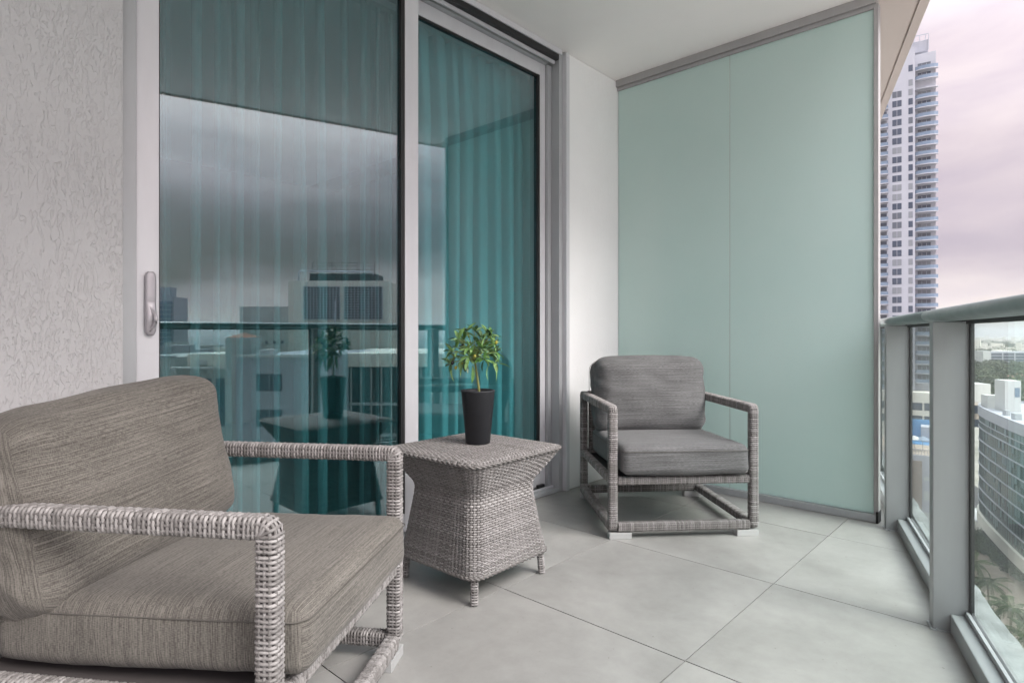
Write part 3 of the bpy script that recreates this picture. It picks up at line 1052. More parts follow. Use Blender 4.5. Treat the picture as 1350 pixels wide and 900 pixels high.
# ------------------------------------------------------------------ armchairs
def make_chair(fabric, label):
    t = empty('armchair', (0, 0, 0), 0, label, 'armchair', 'woven armchairs on the balcony')
    W, D, a = .3725, .3775, .0235
    zb, za = .054, .6165                                  # centre heights of floor rail and arm
    xi, yi = W - a, D - a
    for sx in (-1, 1):
        x = sx * xi
        wicker_bar('armrest', [(x, -yi, za - .045), (x, -yi, za), (x, yi, za), (x, yi, za - .045)], (1, 0, 0), a, t, seed=3 + sx)
        wicker_bar('leg', [(x, yi, zb + .046), (x, yi, za - .046)], (1, 0, 0), a, t, seed=8 + sx)
        wicker_bar('leg', [(x, -yi, zb + .046), (x, -yi, za - .046)], (1, 0, 0), a, t, seed=11 + sx)
        wicker_bar('floor_rail', [(x, -yi, zb + .045), (x, -yi, zb), (x, yi, zb), (x, yi, zb + .045)], (1, 0, 0), a, t, seed=14 + sx)
        wicker_bar('seat_rail', [(x, -yi + a, .274), (x, yi - a, .274)], (1, 0, 0), .020, t, seed=17 + sx)
        for sy in (-1, 1):
            B1('foot', M['foot'], t, sx * (W - .004), sx * (W - .112), sy * yi - .021, sy * yi + .021, .0, .0305, .002)
    wicker_bar('floor_rail', [(-xi + a, yi, zb), (xi - a, yi, zb)], (0, 0, 1), a, t, seed=31)
    wicker_bar('floor_rail', [(-xi + a, -yi, zb), (xi - a, -yi, zb)], (0, 0, 1), a, t, seed=32)
    wicker_bar('seat_rail', [(-xi + a, yi - .004, .274), (xi - a, yi - .004, .274)], (0, 0, 1), .021, t, seed=33)
    wicker_bar('seat_rail', [(-xi + a, -yi + .004, .274), (xi - a, -yi + .004, .274)], (0, 0, 1), .022, t, seed=34)
    wicker_bar('back_rail', [(-xi + a, -yi - .001, za + .002), (xi - a, -yi - .001, za + .002)], (0, 0, 1), .0225, t, seed=35)
    B1('seat_deck', M['wicker_core'], t, -xi + a, xi - a, -yi + .03, yi - .03, .255, .274)
    # reclined woven back panel
    def back(U, V):
        x = (-.5 + U) * (2 * (xi - a - .004))
        z = .275 + V * .32
        y = -.335 - V * .006
        P_ = np.stack([x, y, z], 1)
        N_ = np.tile(np.array([0, .98, .19]), (len(U), 1))
        return P_, N_
    weave_surface('back_panel', back, 30, 36, False, t, .62, seed=5)
    B1('back_board', M['wicker_core'], t, -xi + a + .004, xi - a - .004, -.356, -.350, .28, .60)
    # seat cushion
    sc_ = cushion('seat_cushion', .312, .352, .071, .034, fabric, t, .014, 2, .0035, 30, .0, (.4, .35, .8))
    sc_.location = (0, .052, .368)
    sc_.rotation_euler = (R(1.5), 0, 0)
    seam_loop(sc_, .3135, .354, .044, .034, .0014, M['seam'], bulge=.0045)
    # back cushion
    bc = cushion('back_cushion', .320, .086, .204, .074, fabric, t, .052, 5, .012, 34, .040, (.2, .9, .55))
    bc.location = (0, -.222, .622)
    bc.rotation_euler = (R(8), 0, 0)
    seam_loop(bc, .323, .204, -.050, .05, .0013, M['seam'], axis='y', bulge=.010)
    return t

chair = make_chair(M['fabric'], 'taupe-cushioned wicker armchair standing in front of the stucco wall')
chair.location = (-1.583, .604, 0)
chair.rotation_euler = (0, 0, math.atan2(-.825, .566))
chair2 = copy_tree(chair)
for ch in chair.children:                              # this cushion has slumped back and to one side
    if ch.name.startswith('back_cushion'):
        ch.location = (.036, -.234, .612)
        ch.rotation_euler = (R(9), R(5), R(-2))
chair2.location = (-1.600, 2.929, 0)
chair2.rotation_euler = (0, 0, math.atan2(-.7295, -.684))
chair2['label'] = 'grey-cushioned wicker armchair standing in front of the frosted screen'
for ch in chair2.children:
    if 'cushion' in ch.name:
        ch.data = ch.data.copy()
        ch.data.materials[0] = M['fabric_grey']

# ------------------------------------------------------------------ side table
TB = empty('side_table', (-1.755, 1.68, 0), R(1.6), 'hourglass-shaped grey wicker side table between the two armchairs', 'side table')
prof_pts = [(0.0, .098, .216), (.02, .104, .222), (.30, .20, .205), (.58, .335, .186), (.635, .372, .183), (.68, .395, .190), (.93, .492, .254), (1.0, .516, .265)]
pv = np.array([p[0] for p in prof_pts]); pz = np.array([p[1] for p in prof_pts]); ph = np.array([p[2] for p in prof_pts])
def body(U, V):
    th = U * 2 * np.pi + np.pi / 4
    z = np.interp(V, pv, pz); h = np.interp(V, pv, ph)
    # square ring with rounded corners, even speed along its sides
    s = (U * 4) % 1.0; q = np.floor((U * 4) % 4).astype(int)
    a_ = -1 + 2 * s
    rc = .055
    lx = a_ * h; ly = -h
    lx = np.asarray(lx); ly = np.asarray(ly) * np.ones_like(lx)
    over = np.abs(lx) - (h - rc)
    m_ = over > 0
    ang = np.where(m_, np.clip(over / rc, 0, 1) * np.pi / 4, 0)
    sx = np.sign(lx)
    lx = np.where(m_, sx * ((h - rc) + rc * np.sin(ang)), lx)
    ly = np.where(m_, -(h - rc) - rc * np.cos(ang), ly)
    nx = np.where(m_, sx * np.sin(ang), 0); ny = np.where(m_, -np.cos(ang), -1)
    ca = np.cos(q * np.pi / 2); sa = np.sin(q * np.pi / 2)
    X = lx * ca - ly * sa; Yy = lx * sa + ly * ca
    NX = nx * ca - ny * sa; NY = nx * sa + ny * ca
    return np.stack([X, Yy, z], 1), np.stack([NX, NY, np.zeros_like(NX)], 1)
weave_surface('woven_body', body, 58, 92, True, TB, 1.7, .0026, 4, .80, 9, .0085)
def top(U, V):
    h = .262
    x = (U * 2 - 1) * h; y = (V * 2 - 1) * h
    rc = .05
    # round the plan corners
    ex = np.maximum(np.abs(x) - (h - rc), 0) / rc; ey = np.maximum(np.abs(y) - (h - rc), 0) / rc
    k = np.where((ex > 0) & (ey > 0), np.maximum(ex, ey) / np.maximum(np.sqrt(ex ** 2 + ey ** 2), 1e-6), 1.0)
    x = np.sign(x) * (np.minimum(np.abs(x), h - rc) + ex * rc * k); y = np.sign(y) * (np.minimum(np.abs(y), h - rc) + ey * rc * k)
    m_ = np.maximum(np.abs(x), np.abs(y)) / h
    z = .528 - .012 * np.clip((m_ - .86) / .14, 0, 1) ** 2 - .001 * m_
    return np.stack([x, y, z], 1), np.tile(np.array([0, 0, 1.0]), (len(U), 1))
weave_surface('woven_top', top, 62, 30, False, TB, .524, .0024, 4, .82, 10, .0075)
# dark lining behind the weave
lin = MB()
for i in range(len(prof_pts) - 1):
    z0, h0, z1, h1 = pz[i], ph[i] - .004, pz[i + 1], ph[i + 1] - .004
    c8 = lambda h: [(h - .05, -h), (h, -h + .05), (h, h - .05), (h - .05, h), (-h + .05, h), (-h, h - .05), (-h, -h + .05), (-h + .05, -h)]
    a8, b8 = c8(h0), c8(h1)
    lin.add([(p[0] * .985, p[1] * .985, z0) for p in a8] + [(p[0] * .985, p[1] * .985, z1) for p in b8], [(k, (k + 1) % 8, 8 + (k + 1) % 8, 8 + k) for k in range(8)])
lin.add([(p[0] * .97, p[1] * .97, .5225) for p in c8(.258)], [tuple(range(8))])
lin.build('lining', M['wicker_core'], TB)
# braided rims
def rim(h, z, rad, name, ph0):
    for k in range(2):
        pts = []
        for i in range(241):
            u = i / 240
            P_, N_ = body(np.array([u % 1.0]), np.array([0.02 if z < .3 else 1.0]))
            tw = math.sin(2 * math.pi * 40 * u + math.pi * k)
            p = P_[0]; nn = N_[0]
            pts.append((p[0] + nn[0] * (.002 + .0025 * tw), p[1] + nn[1] * (.002 + .0025 * tw), z + .004 * math.cos(2 * math.pi * 40 * u + math.pi * k)))
        MB().tube(pts, rad, 6, cap=False).build(name, M['wicker'], TB, True)
rim(.22, .102, .0042, 'lower_rim', 0)
rim(.264, .515, .0040, 'upper_rim', 0)
for sx in (-1, 1):
    for sy in (-1, 1):
        wicker_bar('leg', [(sx * .196, sy * .196, .002), (sx * .190, sy * .190, .115)], (sy, -sx, 0), .0155, TB, pitch=.0095, L_=6, seed=50 + sx + 2 * sy, dens=18)

# ------------------------------------------------------------------ potted olive
PT = empty('potted_plant', (-1.765, 1.712, .5305), 0, 'small olive tree in a tapered charcoal pot on the wicker table', 'plant')
MB().lathe([(.0, .0), (.046, .0), (.050, .003), (.069, .212), (.0705, .214), (.0705, .218), (.067, .219), (.064, .213), (.061, .19)], 40, False, False).build('pot', M['pot'], PT, True)
MB().lathe([(.0, .196), (.03, .197), (.0605, .193)], 24, False, False).build('soil', M['soil'], PT, True)
right = Vector((math.cos(YAW), math.sin(YAW), 0)); away = Vector((-math.sin(YAW), math.cos(YAW), 0))
def pl(rt, up, fw=0.0): return right * rt + away * fw + Vector((0, 0, up))
trunk_pts = [pl(.006, .19), pl(.002, .24), pl(-.006, .29, .002), pl(-.012, .335, .0)]
MB().tube(trunk_pts, [.0058, .0052, .0048, .004], 10).build('stem', M['stem'], PT, True)
def leaf_mesh(name, L, w, curl, mat):
    V, F = [], []
    ns = 6
    for i in range(ns + 1):
        t = i / ns
        ww = w * (math.sin(math.pi * min(1, t * .97 + .03)) ** .75)
        y = L * t
        z = -curl * t * t + .12 * L * t * (1 - t)
        V += [(-ww, y, z + ww * .35), (0, y, z), (ww, y, z + ww * .35)]
    for i in range(ns):
        a = i * 3
        F += [(a, a + 1, a + 4, a + 3), (a + 1, a + 2, a + 5, a + 4)]
    me = bpy.data.meshes.new(name)
    me.from_pydata(V, [], F)
    me.polygons.foreach_set('use_smooth', np.ones(len(me.polygons), dtype=bool))
    me.materials.append(mat)
    return me
leaf_meshes = [leaf_mesh('leaf', L, w, c, m_) for (L, w, c, m_) in
               ((.070, .0098, .010, M['leaf']), (.056, .0092, .016, M['leaf']), (.074, .0085, .026, M['leaf']), (.052, .0105, .004, M['leaf_dark']), (.062, .0092, .015, M['leaf_dark']))]
rl = random.Random(21)
def place_leaf(p, d_, roll, sc_=1.0, k=None):
    me = leaf_meshes[k if k is not None else rl.choice((0, 0, 1, 1, 2, 3, 4))]
    o = bpy.data.objects.new('leaf', me)
    link(o, PT)
    d_ = d_.normalized()
    zax = Vector((0, 0, 1)) - d_ * d_.z
    if zax.length < .05: zax = Vector((1, 0, 0))
    zax.normalize()
    xax = d_.cross(zax)
    rot = Matrix((xax, d_, zax)).transposed().to_4x4() @ Matrix.Rotation(roll, 4, 'Y')
    o.matrix_local = Matrix.Translation(p) @ rot @ Matrix.Scale(sc_, 4)
# twigs fan out from the head of the stem, each carries leaves along it and a rosette at the tip
head = pl(-.012, .333)
tips = [pl(-.085, .395, -.03), pl(-.095, .35, .01), pl(-.06, .425, .02), pl(-.03, .395, -.07), pl(.01, .435, -.02), pl(.045, .43, .03),
        pl(.06, .41, -.03), pl(.062, .365, .02), pl(.02, .39, -.065), pl(.03, .345, -.06), pl(-.05, .335, -.06), pl(-.015, .46, .015),
        pl(.005, .40, .07), pl(-.05, .385, .07), pl(.05, .385, .06), pl(-.11, .325, -.02), pl(.035, .455, .0), pl(.07, .33, -.01),
        pl(-.075, .425, -.04), pl(.055, .445, -.03), pl(-.105, .375, -.03), pl(-.045, .46, -.01), pl(-.03, .36, -.08), pl(.075, .375, -.03)]
tw = MB()
for i, tp in enumerate(tips):
    mid = head.lerp(tp, .5) + Vector((0, 0, .014))
    path = [head, head.lerp(mid, .5) + Vector((0, 0, .004)), mid, mid.lerp(tp, .6) + Vector((0, 0, .003)), tp]
    tw.tube(path, [.0024, .002, .0017, .0014, .001], 6)
    dirn = (tp - mid).normalized()
    for j in range(7):
        an = j * 2 * math.pi / 7 + rl.uniform(-.4, .4)
        a_ = dirn.orthogonal().normalized(); b_ = dirn.cross(a_)
        d_ = dirn * rl.uniform(.25, .8) + (a_ * math.cos(an) + b_ * math.sin(an)) * 1.0
        d_.z += rl.uniform(-.1, .5)
        place_leaf(tp, d_, rl.uniform(-.6, .6), rl.uniform(.55, .88))
    for f_ in (.45, .7):
        for s in (-1, 1):
            p = head.lerp(tp, f_) + Vector((0, 0, .01))
            sd_ = dirn.cross(Vector((0, 0, 1))).normalized() * s
            place_leaf(p, sd_ + dirn * .6 + Vector((0, 0, rl.uniform(-.3, .5))), rl.uniform(-.6, .6), rl.uniform(.55, .9))
for p, d_ in ((pl(.06, .325), pl(.5, -.9)), (pl(.07, .325), pl(1, .05)), (pl(-.105, .325), pl(-.2, -1)), (pl(-.02, .32, -.03), pl(.1, -1, -.3)), (pl(.05, .33, -.02), pl(-.4, -.9))):
    place_leaf(p, d_, rl.uniform(-.5, .5), .95, 2)
tw.build('twig', M['stem'], PT, True)
def olive(p, mat, sc_=1.0):
    prof_ = []
    for i in range(9):
        an = math.pi * i / 8
        prof_.append((max(.0003, .0068 * sc_ * math.sin(an)), -.0092 * sc_ * math.cos(an)))
    o = MB().lathe(prof_, 14, True, True).build('olive', mat, PT, True)
    o.location = p
    o.rotation_euler = (rl.uniform(-.4, .4), rl.uniform(-.4, .4), 0)
    MB().tube([Vector((0, 0, .008)), Vector((.002, .001, .028))], .0009, 5).build('stalk', M['stem'], o, True)
for p, mt in ((pl(-.088, .312, -.035), 'olive'), (pl(-.06, .325, -.04), 'olive'), (pl(-.102, .332, -.03), 'olive_dark'), (pl(.076, .414, -.035), 'olive'),
              (pl(.052, .448, .0), 'olive_dark'), (pl(-.008, .36, -.085), 'olive'), (pl(-.06, .40, -.045), 'olive_dark')):
    olive(p, M[mt], .95)

# ================================================================== the town below
GZ = -45.0
def plan(bearing, dist):
    """bearing: tangent offset to the right of the camera heading, dist: depth along it"""
    return Vector((-math.sin(YAW), math.cos(YAW), 0)) * dist + Vector((math.cos(YAW), math.sin(YAW), 0)) * (bearing * dist)
def tb(px): return (px - 675) / 785.0
def hgt(py, z): return .98 + (440 - py) / 785.0 * z

M['ground'] = None
m, N, L, b = new_mat('town_ground')
v = coords(N, L)
f = noise_tex(N, L, v, .004, 6, .65)
f2 = noise_tex(N, L, v, .03, 5, .7)
mx = N.new('ShaderNodeMath'); mx.operation = 'MULTIPLY_ADD'; mx.inputs[1].default_value = .5
L.new(f2, mx.inputs[0]); L.new(f, mx.inputs[2])
rp = N.new('ShaderNodeValToRGB')
for i, (p, c) in enumerate([(.48, (.07, .09, .05)), (.6, (.17, .165, .13)), (.72, (.32, .30, .27)), (.92, (.46, .44, .42))]):
    e = rp.color_ramp.elements[i] if i < 2 else rp.color_ramp.elements.new(p)
    e.position = p; e.color = (*c, 1)
L.new(mx.outputs[0], rp.inputs[0]); L.new(rp.outputs[0], b.inputs['Base Color'])
b.inputs['Roughness'].default_value = .95
M['ground'] = m
M['bwhite'] = simple('painted_white_concrete', (.37, .375, .415), .8, var=.05, vscale=.15)
M['btan'] = simple('cream_render', (.70, .67, .60), .85, var=.07, vscale=.2)
M['bgrey'] = simple('weathered_grey_render', (.44, .45, .44), .85, var=.10, vscale=.25)
M['bglass'] = simple('dark_window_glass', (.04, .055, .085), .12, spec=.8)
M['bteal'] = simple('teal_window_glass', (.02, .055, .06), .2, spec=.35)
M['balc_glass'] = simple('blue_balcony_glass', (.15, .20, .27), .2, spec=.7)
M['paver'] = simple('beige_pavers', (.33, .27, .22), .9, var=.12, vscale=.4)
M['asphalt'] = simple('asphalt', (.055, .055, .058), .9, var=.15, vscale=.5)
M['roof_white'] = simple('white_roof_membrane', (.55, .55, .54), .85, var=.06, vscale=.3)
M['dark_metal'] = simple('dark_plant_metal', (.05, .055, .06), .5)
M['pool'] = simple('pool_blue', (.10, .30, .55), .15)
M['redroof'] = simple('red_clay_roof', (.36, .17, .12), .85)
M['brown_panel'] = simple('brown_stone_panel', (.25, .20, .17), .8, var=.2, vscale=.6)
M['bark'] = simple('palm_bark', (.22, .18, .14), .9, var=.2, vscale=3)
M['frond'] = mat_foliage('palm_frond', (.018, .038, .012), (.085, .11, .04))
M['shrub'] = mat_foliage('shrub_leaves', (.016, .034, .011), (.075, .11, .038))
M['wood'] = mat_foliage('far_tree_leaves', (.018, .036, .013), (.09, .11, .045))
M['sea'] = simple('sea_water', (.03, .10, .13), .25, spec=.5)

GR = 22000
grd = mesh_np('ground', np.array([(GR * math.cos(2 * math.pi * i / 96), GR * math.sin(2 * math.pi * i / 96), GZ) for i in range(96)]), [tuple(range(96))], M['ground'])
tag(grd, kind='structure')
# open water out to the east, beyond the near blocks
seapts = [(GR * .98 * math.sin(R(a)), GR * .98 * math.cos(R(a)), GZ + .3) for a in range(40, 150, 4)] + [(900 * math.sin(R(a)), 900 * math.cos(R(a)) + 200, GZ + .3) for a in range(146, 36, -4)]
sea = mesh_np('sea', np.array(seapts[::-1]), [tuple(range(len(seapts)))], M['sea'])
tag(sea, kind='structure')

def bldg(name, label, loc, rz, group=None):
    return empty(name, loc, rz, label, 'building', group)

# ---- tall white apartment tower with stacked balconies
tz = 190.0
tp = plan(tb(1197), tz)
t_rz = math.atan2(-tp.x, tp.y)                       # its front faces the balcony
u = tz * math.sqrt(1 + tb(1197) ** 2) / tz * .0      # (kept square to the line of sight)
TW = bldg('apartment_tower', 'very tall white apartment tower with stacked blue-glass balconies', (tp.x, tp.y, GZ), t_rz)
sl = tz * math.sqrt(1 + tb(1197) ** 2)
def tu(px): return (math.atan(tb(px)) - math.atan(tb(1197))) * sl     # metres along the facade
zf = lambda Z: Z - GZ
top = 90.5
B1('wall', M['bwhite'], TW, tu(1110), tu(1206.5), 0, 24, zf(-17), zf(top + 1.5))
B1('wall', M['bwhite'], TW, tu(1206.6), tu(1234), 1.6, 24, zf(-17), zf(top - .5))
B1('podium', M['btan'], TW, tu(1120), tu(1245), -6, 30, 0, zf(-17.1))
B1('crown', M['bwhite'], TW, tu(1190), tu(1224), 5, 18, zf(top + 1.51), zf(top + 5.0))
cr = MB()
for px in (1192, 1198, 1205, 1212, 1220, 1224):
    cr.box(tu(px), tu(px) + .25, 4.7, 4.95, zf(top + 1.6), zf(top + 6.6))
cr.box(tu(1192), tu(1224.5), 4.7, 4.95, zf(top + 6.61), zf(top + 6.9))
cr.build('crown_railing', M['bwhite'], TW)
def win_mesh(name, w, h_, mull=True):
    m_ = MB().box(-w / 2, w / 2, -.06, .12, 0, h_)
    me = m_.build('tmp', M['bglass'])
    d_ = me.data; bpy.data.objects.remove(me)
    return d_
wd_big, wd_small, wd_door = win_mesh('w', 2.5, 2.0), win_mesh('w', 1.15, 2.0), win_mesh('w', 3.4, 2.3)
M['blind'] = simple('drawn_blind', (.19, .20, .22), .7)
M['dusk'] = simple('curtained_glass', (.085, .095, .115), .3)
def recol(d_, mt):
    c = d_.copy(); c.materials[0] = mt; return c
vb = random.Random(77)
def pick(d_, cache={}):
    k_ = vb.random()
    mt = M['blind'] if k_ < .18 else M['dusk'] if k_ < .45 else None
    if mt is None: return d_
    key = (d_.name, mt.name)
    if key not in cache: cache[key] = recol(d_, mt)
    return cache[key]
frm = MB().box(-.05, .05, -.14, -.061, 0, 2.0).build('tmp', M['bwhite']); fr_d = frm.data; bpy.data.objects.remove(frm)
# balcony slab meshes, curved front on the right-hand stack
def slab_poly(w, d_, rnd):
    pts = [(-w / 2, 0), (w / 2, 0)]
    for i in range(7):
        a_ = i / 6
        x = w / 2 - w * a_
        pts.append((x, -(d_ * (1 - .45 * abs(2 * a_ - 1) ** 2.5) if rnd else d_)))
    return pts[::-1] if False else pts
def slab_mesh(w, d_, rnd):
    p = slab_poly(w, d_, rnd)
    p = p[:2] + p[2:]
    # counter-clockwise
    area = sum(p[i][0] * p[(i + 1) % len(p)][1] - p[(i + 1) % len(p)][0] * p[i][1] for i in range(len(p)))
    if area < 0: p = p[::-1]
    o1 = MB().prism(p, -.26, 0).build('tmp', M['bwhite']); d1 = o1.data; bpy.data.objects.remove(o1)
    fr2 = slab_poly(w - .1, d_ - .1, rnd)[2:]
    g = MB()
    for i in range(len(fr2) - 1):
        a_, b_ = fr2[i], fr2[i + 1]
        g.add([(a_[0], a_[1], .02), (b_[0], b_[1], .02), (b_[0], b_[1], 1.05), (a_[0], a_[1], 1.05), (a_[0], a_[1] + .06, .02), (b_[0], b_[1] + .06, .02), (b_[0], b_[1] + .06, 1.05), (a_[0], a_[1] + .06, 1.05)],
              [(0, 1, 2, 3), (7, 6, 5, 4), (3, 2, 6, 7)])
    for sgn in (-1, 1):
        x = sgn * (w / 2 - .05)
        g.box(x - .03, x + .03, -d_ * (.55 if rnd else 1) + .06, 0, .02, 1.05)
    o2 = g.build('tmp', M['balc_glass']); d2 = o2.data; bpy.data.objects.remove(o2)
    return d1, d2
sr, gr_ = slab_mesh(tu(1237) - tu(1206), 1.8, True)
sl_, gl_ = slab_mesh(tu(1171) - tu(1143), 1.9, False)
def put(name, data, parent, loc):
    o = bpy.data.objects.new(name, data); link(o, parent); o.location = loc; return o
for i in range(36):
    Z = 84.6 - 3.0 * i
    if Z < -17: break
    z = zf(Z)
    if i > 0:
        w_ = put('window', pick(wd_big), TW, (tu(1182.5), 0, z - 4.7)); put('mullion', fr_d, w_, (0, 0, 0))
        put('window', pick(wd_door), TW, (tu(1161), 0, z - 4.9))
        s_ = put('balcony', sl_, TW, (tu(1157), 0, z - 5.0)); put('balcony_glass', gl_, s_, (0, 0, 0))
    put('small_window', pick(wd_small), TW, (tu(1200.5), 0, z - 1.7 + (1.6 if i == 0 else 0)))
    if i != 2:
        dw = put('balcony_door', pick(wd_door), TW, (tu(1218.5), 1.6, z + .05)); put('mullion', fr_d, dw, (-.6, 0, .1)); put('mullion', fr_d, dw, (.6, 0, .1))
    s_ = put('balcony', sr, TW, (tu(1221.5), 1.58, z)); 
    if i != 2: put('balcony_glass', gr_, s_, (0, 0, 0))
for i in range(9):
    put('podium_window', wd_door, TW, (tu(1160) + i * 3.9 - 6, -6, zf(-22.5)))
    put('podium_window', wd_door, TW, (tu(1160) + i * 3.9 - 6, -6, zf(-26.5)))

# ---- white pool-deck building between the tower and the railing posts
pz_ = 112.0
pp_ = plan(tb(1212), pz_)
PD = bldg('deck_building', 'white low building with a roof terrace and a brown stone panel below the tower', (pp_.x, pp_.y, GZ), math.atan2(-pp_.x, pp_.y))
q = pz_ * math.sqrt(1 + tb(1212) ** 2) / 785.0 * .80
def pu(px): return (px - 1212) * q
rz_ = hgt(600, pz_) - GZ
B1('wall', M['bwhite'], PD, pu(1150), pu(1262), 0, 22, 0, rz_)
B1('stone_panel', M['brown_panel'], PD, pu(1199), pu(1215), -.25, -.01, 6, rz_ - 1.0)
B1('window', M['bgrey'], PD, pu(1217), pu(1223), -.08, -.01, rz_ - 4.6, rz_ - 3.9)
B1('window', M['bgrey'], PD, pu(1217), pu(1224), -.08, -.01, rz_ - 8.3, rz_ - 6.6)
B1('window', M['bgrey'], PD, pu(1217), pu(1224), -.08, -.01, rz_ - 12.3, rz_ - 10.6)
tr_ = MB()
for i in range(34):
    tr_.box(pu(1150) + i * (pu(1262) - pu(1150)) / 33 - .03, pu(1150) + i * (pu(1262) - pu(1150)) / 33 + .03, .2, .26, rz_, rz_ + 1.05)
tr_.box(pu(1150), pu(1262), .18, .28, rz_ + 1.051, rz_ + 1.12)
tr_.build('terrace_railing', M['bwhite'], PD)
B1('terrace_deck', M['paver'], PD, pu(1151), pu(1261), .4, 21.6, rz_, rz_ + .05)
B1('pool', M['pool'], PD, pu(1188), pu(1240), 13, 21, rz_ + .051, rz_ + .10)
B1('pool_surround', M['pool'], PD, pu(1185), pu(1236), 21.3, 21.9, rz_, rz_ + 4.2)
B1('cabana', M['bwhite'], PD, pu(1214), pu(1240), 17, 21.2, rz_ + .11, rz_ + 3.2)
for px, cl_, lb in ((1206, 'roof_white', 'white parasol beside the pool cabana on the roof terrace'), (1216, 'balc_glass', 'pale blue parasol on the roof terrace below the tower')):
    w_ = PD.matrix_basis @ Vector((pu(px), 5.05, rz_ + .05))
    pe = empty('parasol', w_, PD.rotation_euler.z, lb, 'parasol')
    MB().tube([(0, 0, 0), (0, 0, 2.4)], .05, 6).build('pole', M['bwhite'], pe)
    MB().lathe([(1.6, 2.25), (.05, 2.9)], 8, True, True).build('canopy', M[cl_], pe)

# ---- curved glass office building
CB = bldg('curved_office', 'curved dark-glass office building with white floor bands and a white roof', (plan(tb(1330), 115).x, plan(tb(1330), 115).y, GZ), YAW)
cO = (tb(1330) * 115, 115.0)
front = []
ctrl = [(74, 62), (83, 84), (91, 105), (98.5, 121), (104, 131.5), (107.6, 137), (111.5, 141), (117, 143.5), (124, 143)]
for i in range(len(ctrl) - 1):                          # Catmull-Rom through the control points
    p0, p1, p2, p3 = [Vector(ctrl[min(max(i + k, 0), len(ctrl) - 1)]) for k in (-1, 0, 1, 2)]
    for s in range(6):
        t = s / 6
        front.append(.5 * (2 * p1 + (p2 - p0) * t + (2 * p0 - 5 * p1 + 4 * p2 - p3) * t * t + (3 * p1 - p0 - 3 * p2 + p3) * t ** 3))
front.append(Vector(ctrl[-1]))
front = [Vector((p.x - cO[0], p.y - cO[1])) for p in front]
def offs(pts, d_):
    out_ = []
    for i, p in enumerate(pts):
        t = (pts[min(i + 1, len(pts) - 1)] - pts[max(i - 1, 0)]).normalized()
        out_.append(p + Vector((-t.y, t.x)) * d_)
    return out_
back_ = [Vector((140 - cO[0], 136 - cO[1])), Vector((112 - cO[0], 58 - cO[1]))]
def curved(name, mat, d_, z0, z1, par=CB):
    p = offs(front, d_) + back_
    p = [(v_.x, v_.y) for v_ in p]
    ar = sum(p[i][0] * p[(i + 1) % len(p)][1] - p[(i + 1) % len(p)][0] * p[i][1] for i in range(len(p)))
    if ar < 0: p = p[::-1]
    return MB().prism(p, z0, z1).build(name, mat, par)
RZ = -15.8 - GZ
curved('glass_facade', M['bteal'], 0, 6.0, RZ - 1.55)
curved('roof_fascia', M['bwhite'], .35, RZ - 1.5, RZ)
curved('podium_beam', M['btan'], .5, 3.6, 5.95)
curved('ground_floor', M['dark_metal'], -3.0, 0, 3.55)
fl = (RZ - 1.55 - 6.0) / 8
for i in range(1, 8):
    z = 6.0 + fl * i
    curved('floor_band', M['bwhite'], .28, z - .085, z + .085)
z = 6.0 + fl * 7.5
curved('floor_band', M['bwhite'], .2, z - .07, z + .07)
mu = MB(); pn = MB()
of1, of2 = offs(front, .05), offs(front, .12)
rq = random.Random(4)
for lv in range(8):
    z0, z1 = 6.0 + fl * lv + .16, 6.0 + fl * (lv + 1) - .16
    for i in range(len(front) - 1):
        for h_ in (0, .5):
            p = of1[i].lerp(of1[i + 1], h_); p2 = of2[i].lerp(of2[i + 1], h_); t = (of1[i + 1] - of1[i]).normalized() * .03
            mu.add([(p.x - t.x, p.y - t.y, z0), (p.x + t.x, p.y + t.y, z0), (p.x + t.x, p.y + t.y, z1), (p.x - t.x, p.y - t.y, z1),
                    (p2.x - t.x, p2.y - t.y, z0), (p2.x + t.x, p2.y + t.y, z0), (p2.x + t.x, p2.y + t.y, z1), (p2.x - t.x, p2.y - t.y, z1)],
                   [(4, 5, 6, 7), (0, 4, 7, 3), (5, 1, 2, 6)])
            if rq.random() < .35:                       # drawn blinds
                e_ = offs(front, .03)[i + 1] if h_ else of1[i].lerp(of1[i + 1], .5)
                a_ = of1[i].lerp(of1[i + 1], h_); b_ = of1[i].lerp(of1[i + 1], h_ + .5)
                hb_ = z0 + (z1 - z0) * rq.choice((0, .3, .5))
                pn.add([(a_.x, a_.y, hb_), (b_.x, b_.y, hb_), (b_.x, b_.y, z1), (a_.x, a_.y, z1)], [(0, 1, 2, 3)])
tag(mu.build('mullions', simple('dark_mullion', (.10, .14, .15), .5), CB), kind='stuff')
tag(pn.build('blinds', simple('pale_blind', (.16, .22, .23), .6), CB), kind='stuff')
ring = offs(front, .30)
rp_ = MB()
for i in range(len(ring) - 1):
    a_, b_ = ring[i], ring[i + 1]
    n2 = offs(front, -.15)
    c_, d_ = n2[i + 1], n2[i]
    rp_.add([(a_.x, a_.y, RZ), (b_.x, b_.y, RZ), (c_.x, c_.y, RZ), (d_.x, d_.y, RZ), (a_.x, a_.y, RZ + .6), (b_.x, b_.y, RZ + .6), (c_.x, c_.y, RZ + .6), (d_.x, d_.y, RZ + .6)],
            [(4, 5, 6, 7), (0, 1, 5, 4), (2, 3, 7, 6)])
rp_.build('parapet', M['bwhite'], CB)
def roof_box(name, mat, px0, px1, z, depth, z0, z1, turn=0.0):
    t_ = tb((px0 + px1) / 2); a_ = math.atan(t_)
    w = (px1 - px0) / 785 * z * math.cos(a_)
    o = B1(name, mat, CB, -w / 2, w / 2, 0, depth, z0, z1)
    o.location = (t_ * z - cO[0], z - cO[1], 0); o.rotation_euler = (0, 0, -a_ + turn)
    return o
st_ = roof_box('stair_tower', M['roof_white'], 1324, 1347, 128, 4.5, RZ + .01, RZ + 6.7, R(24))
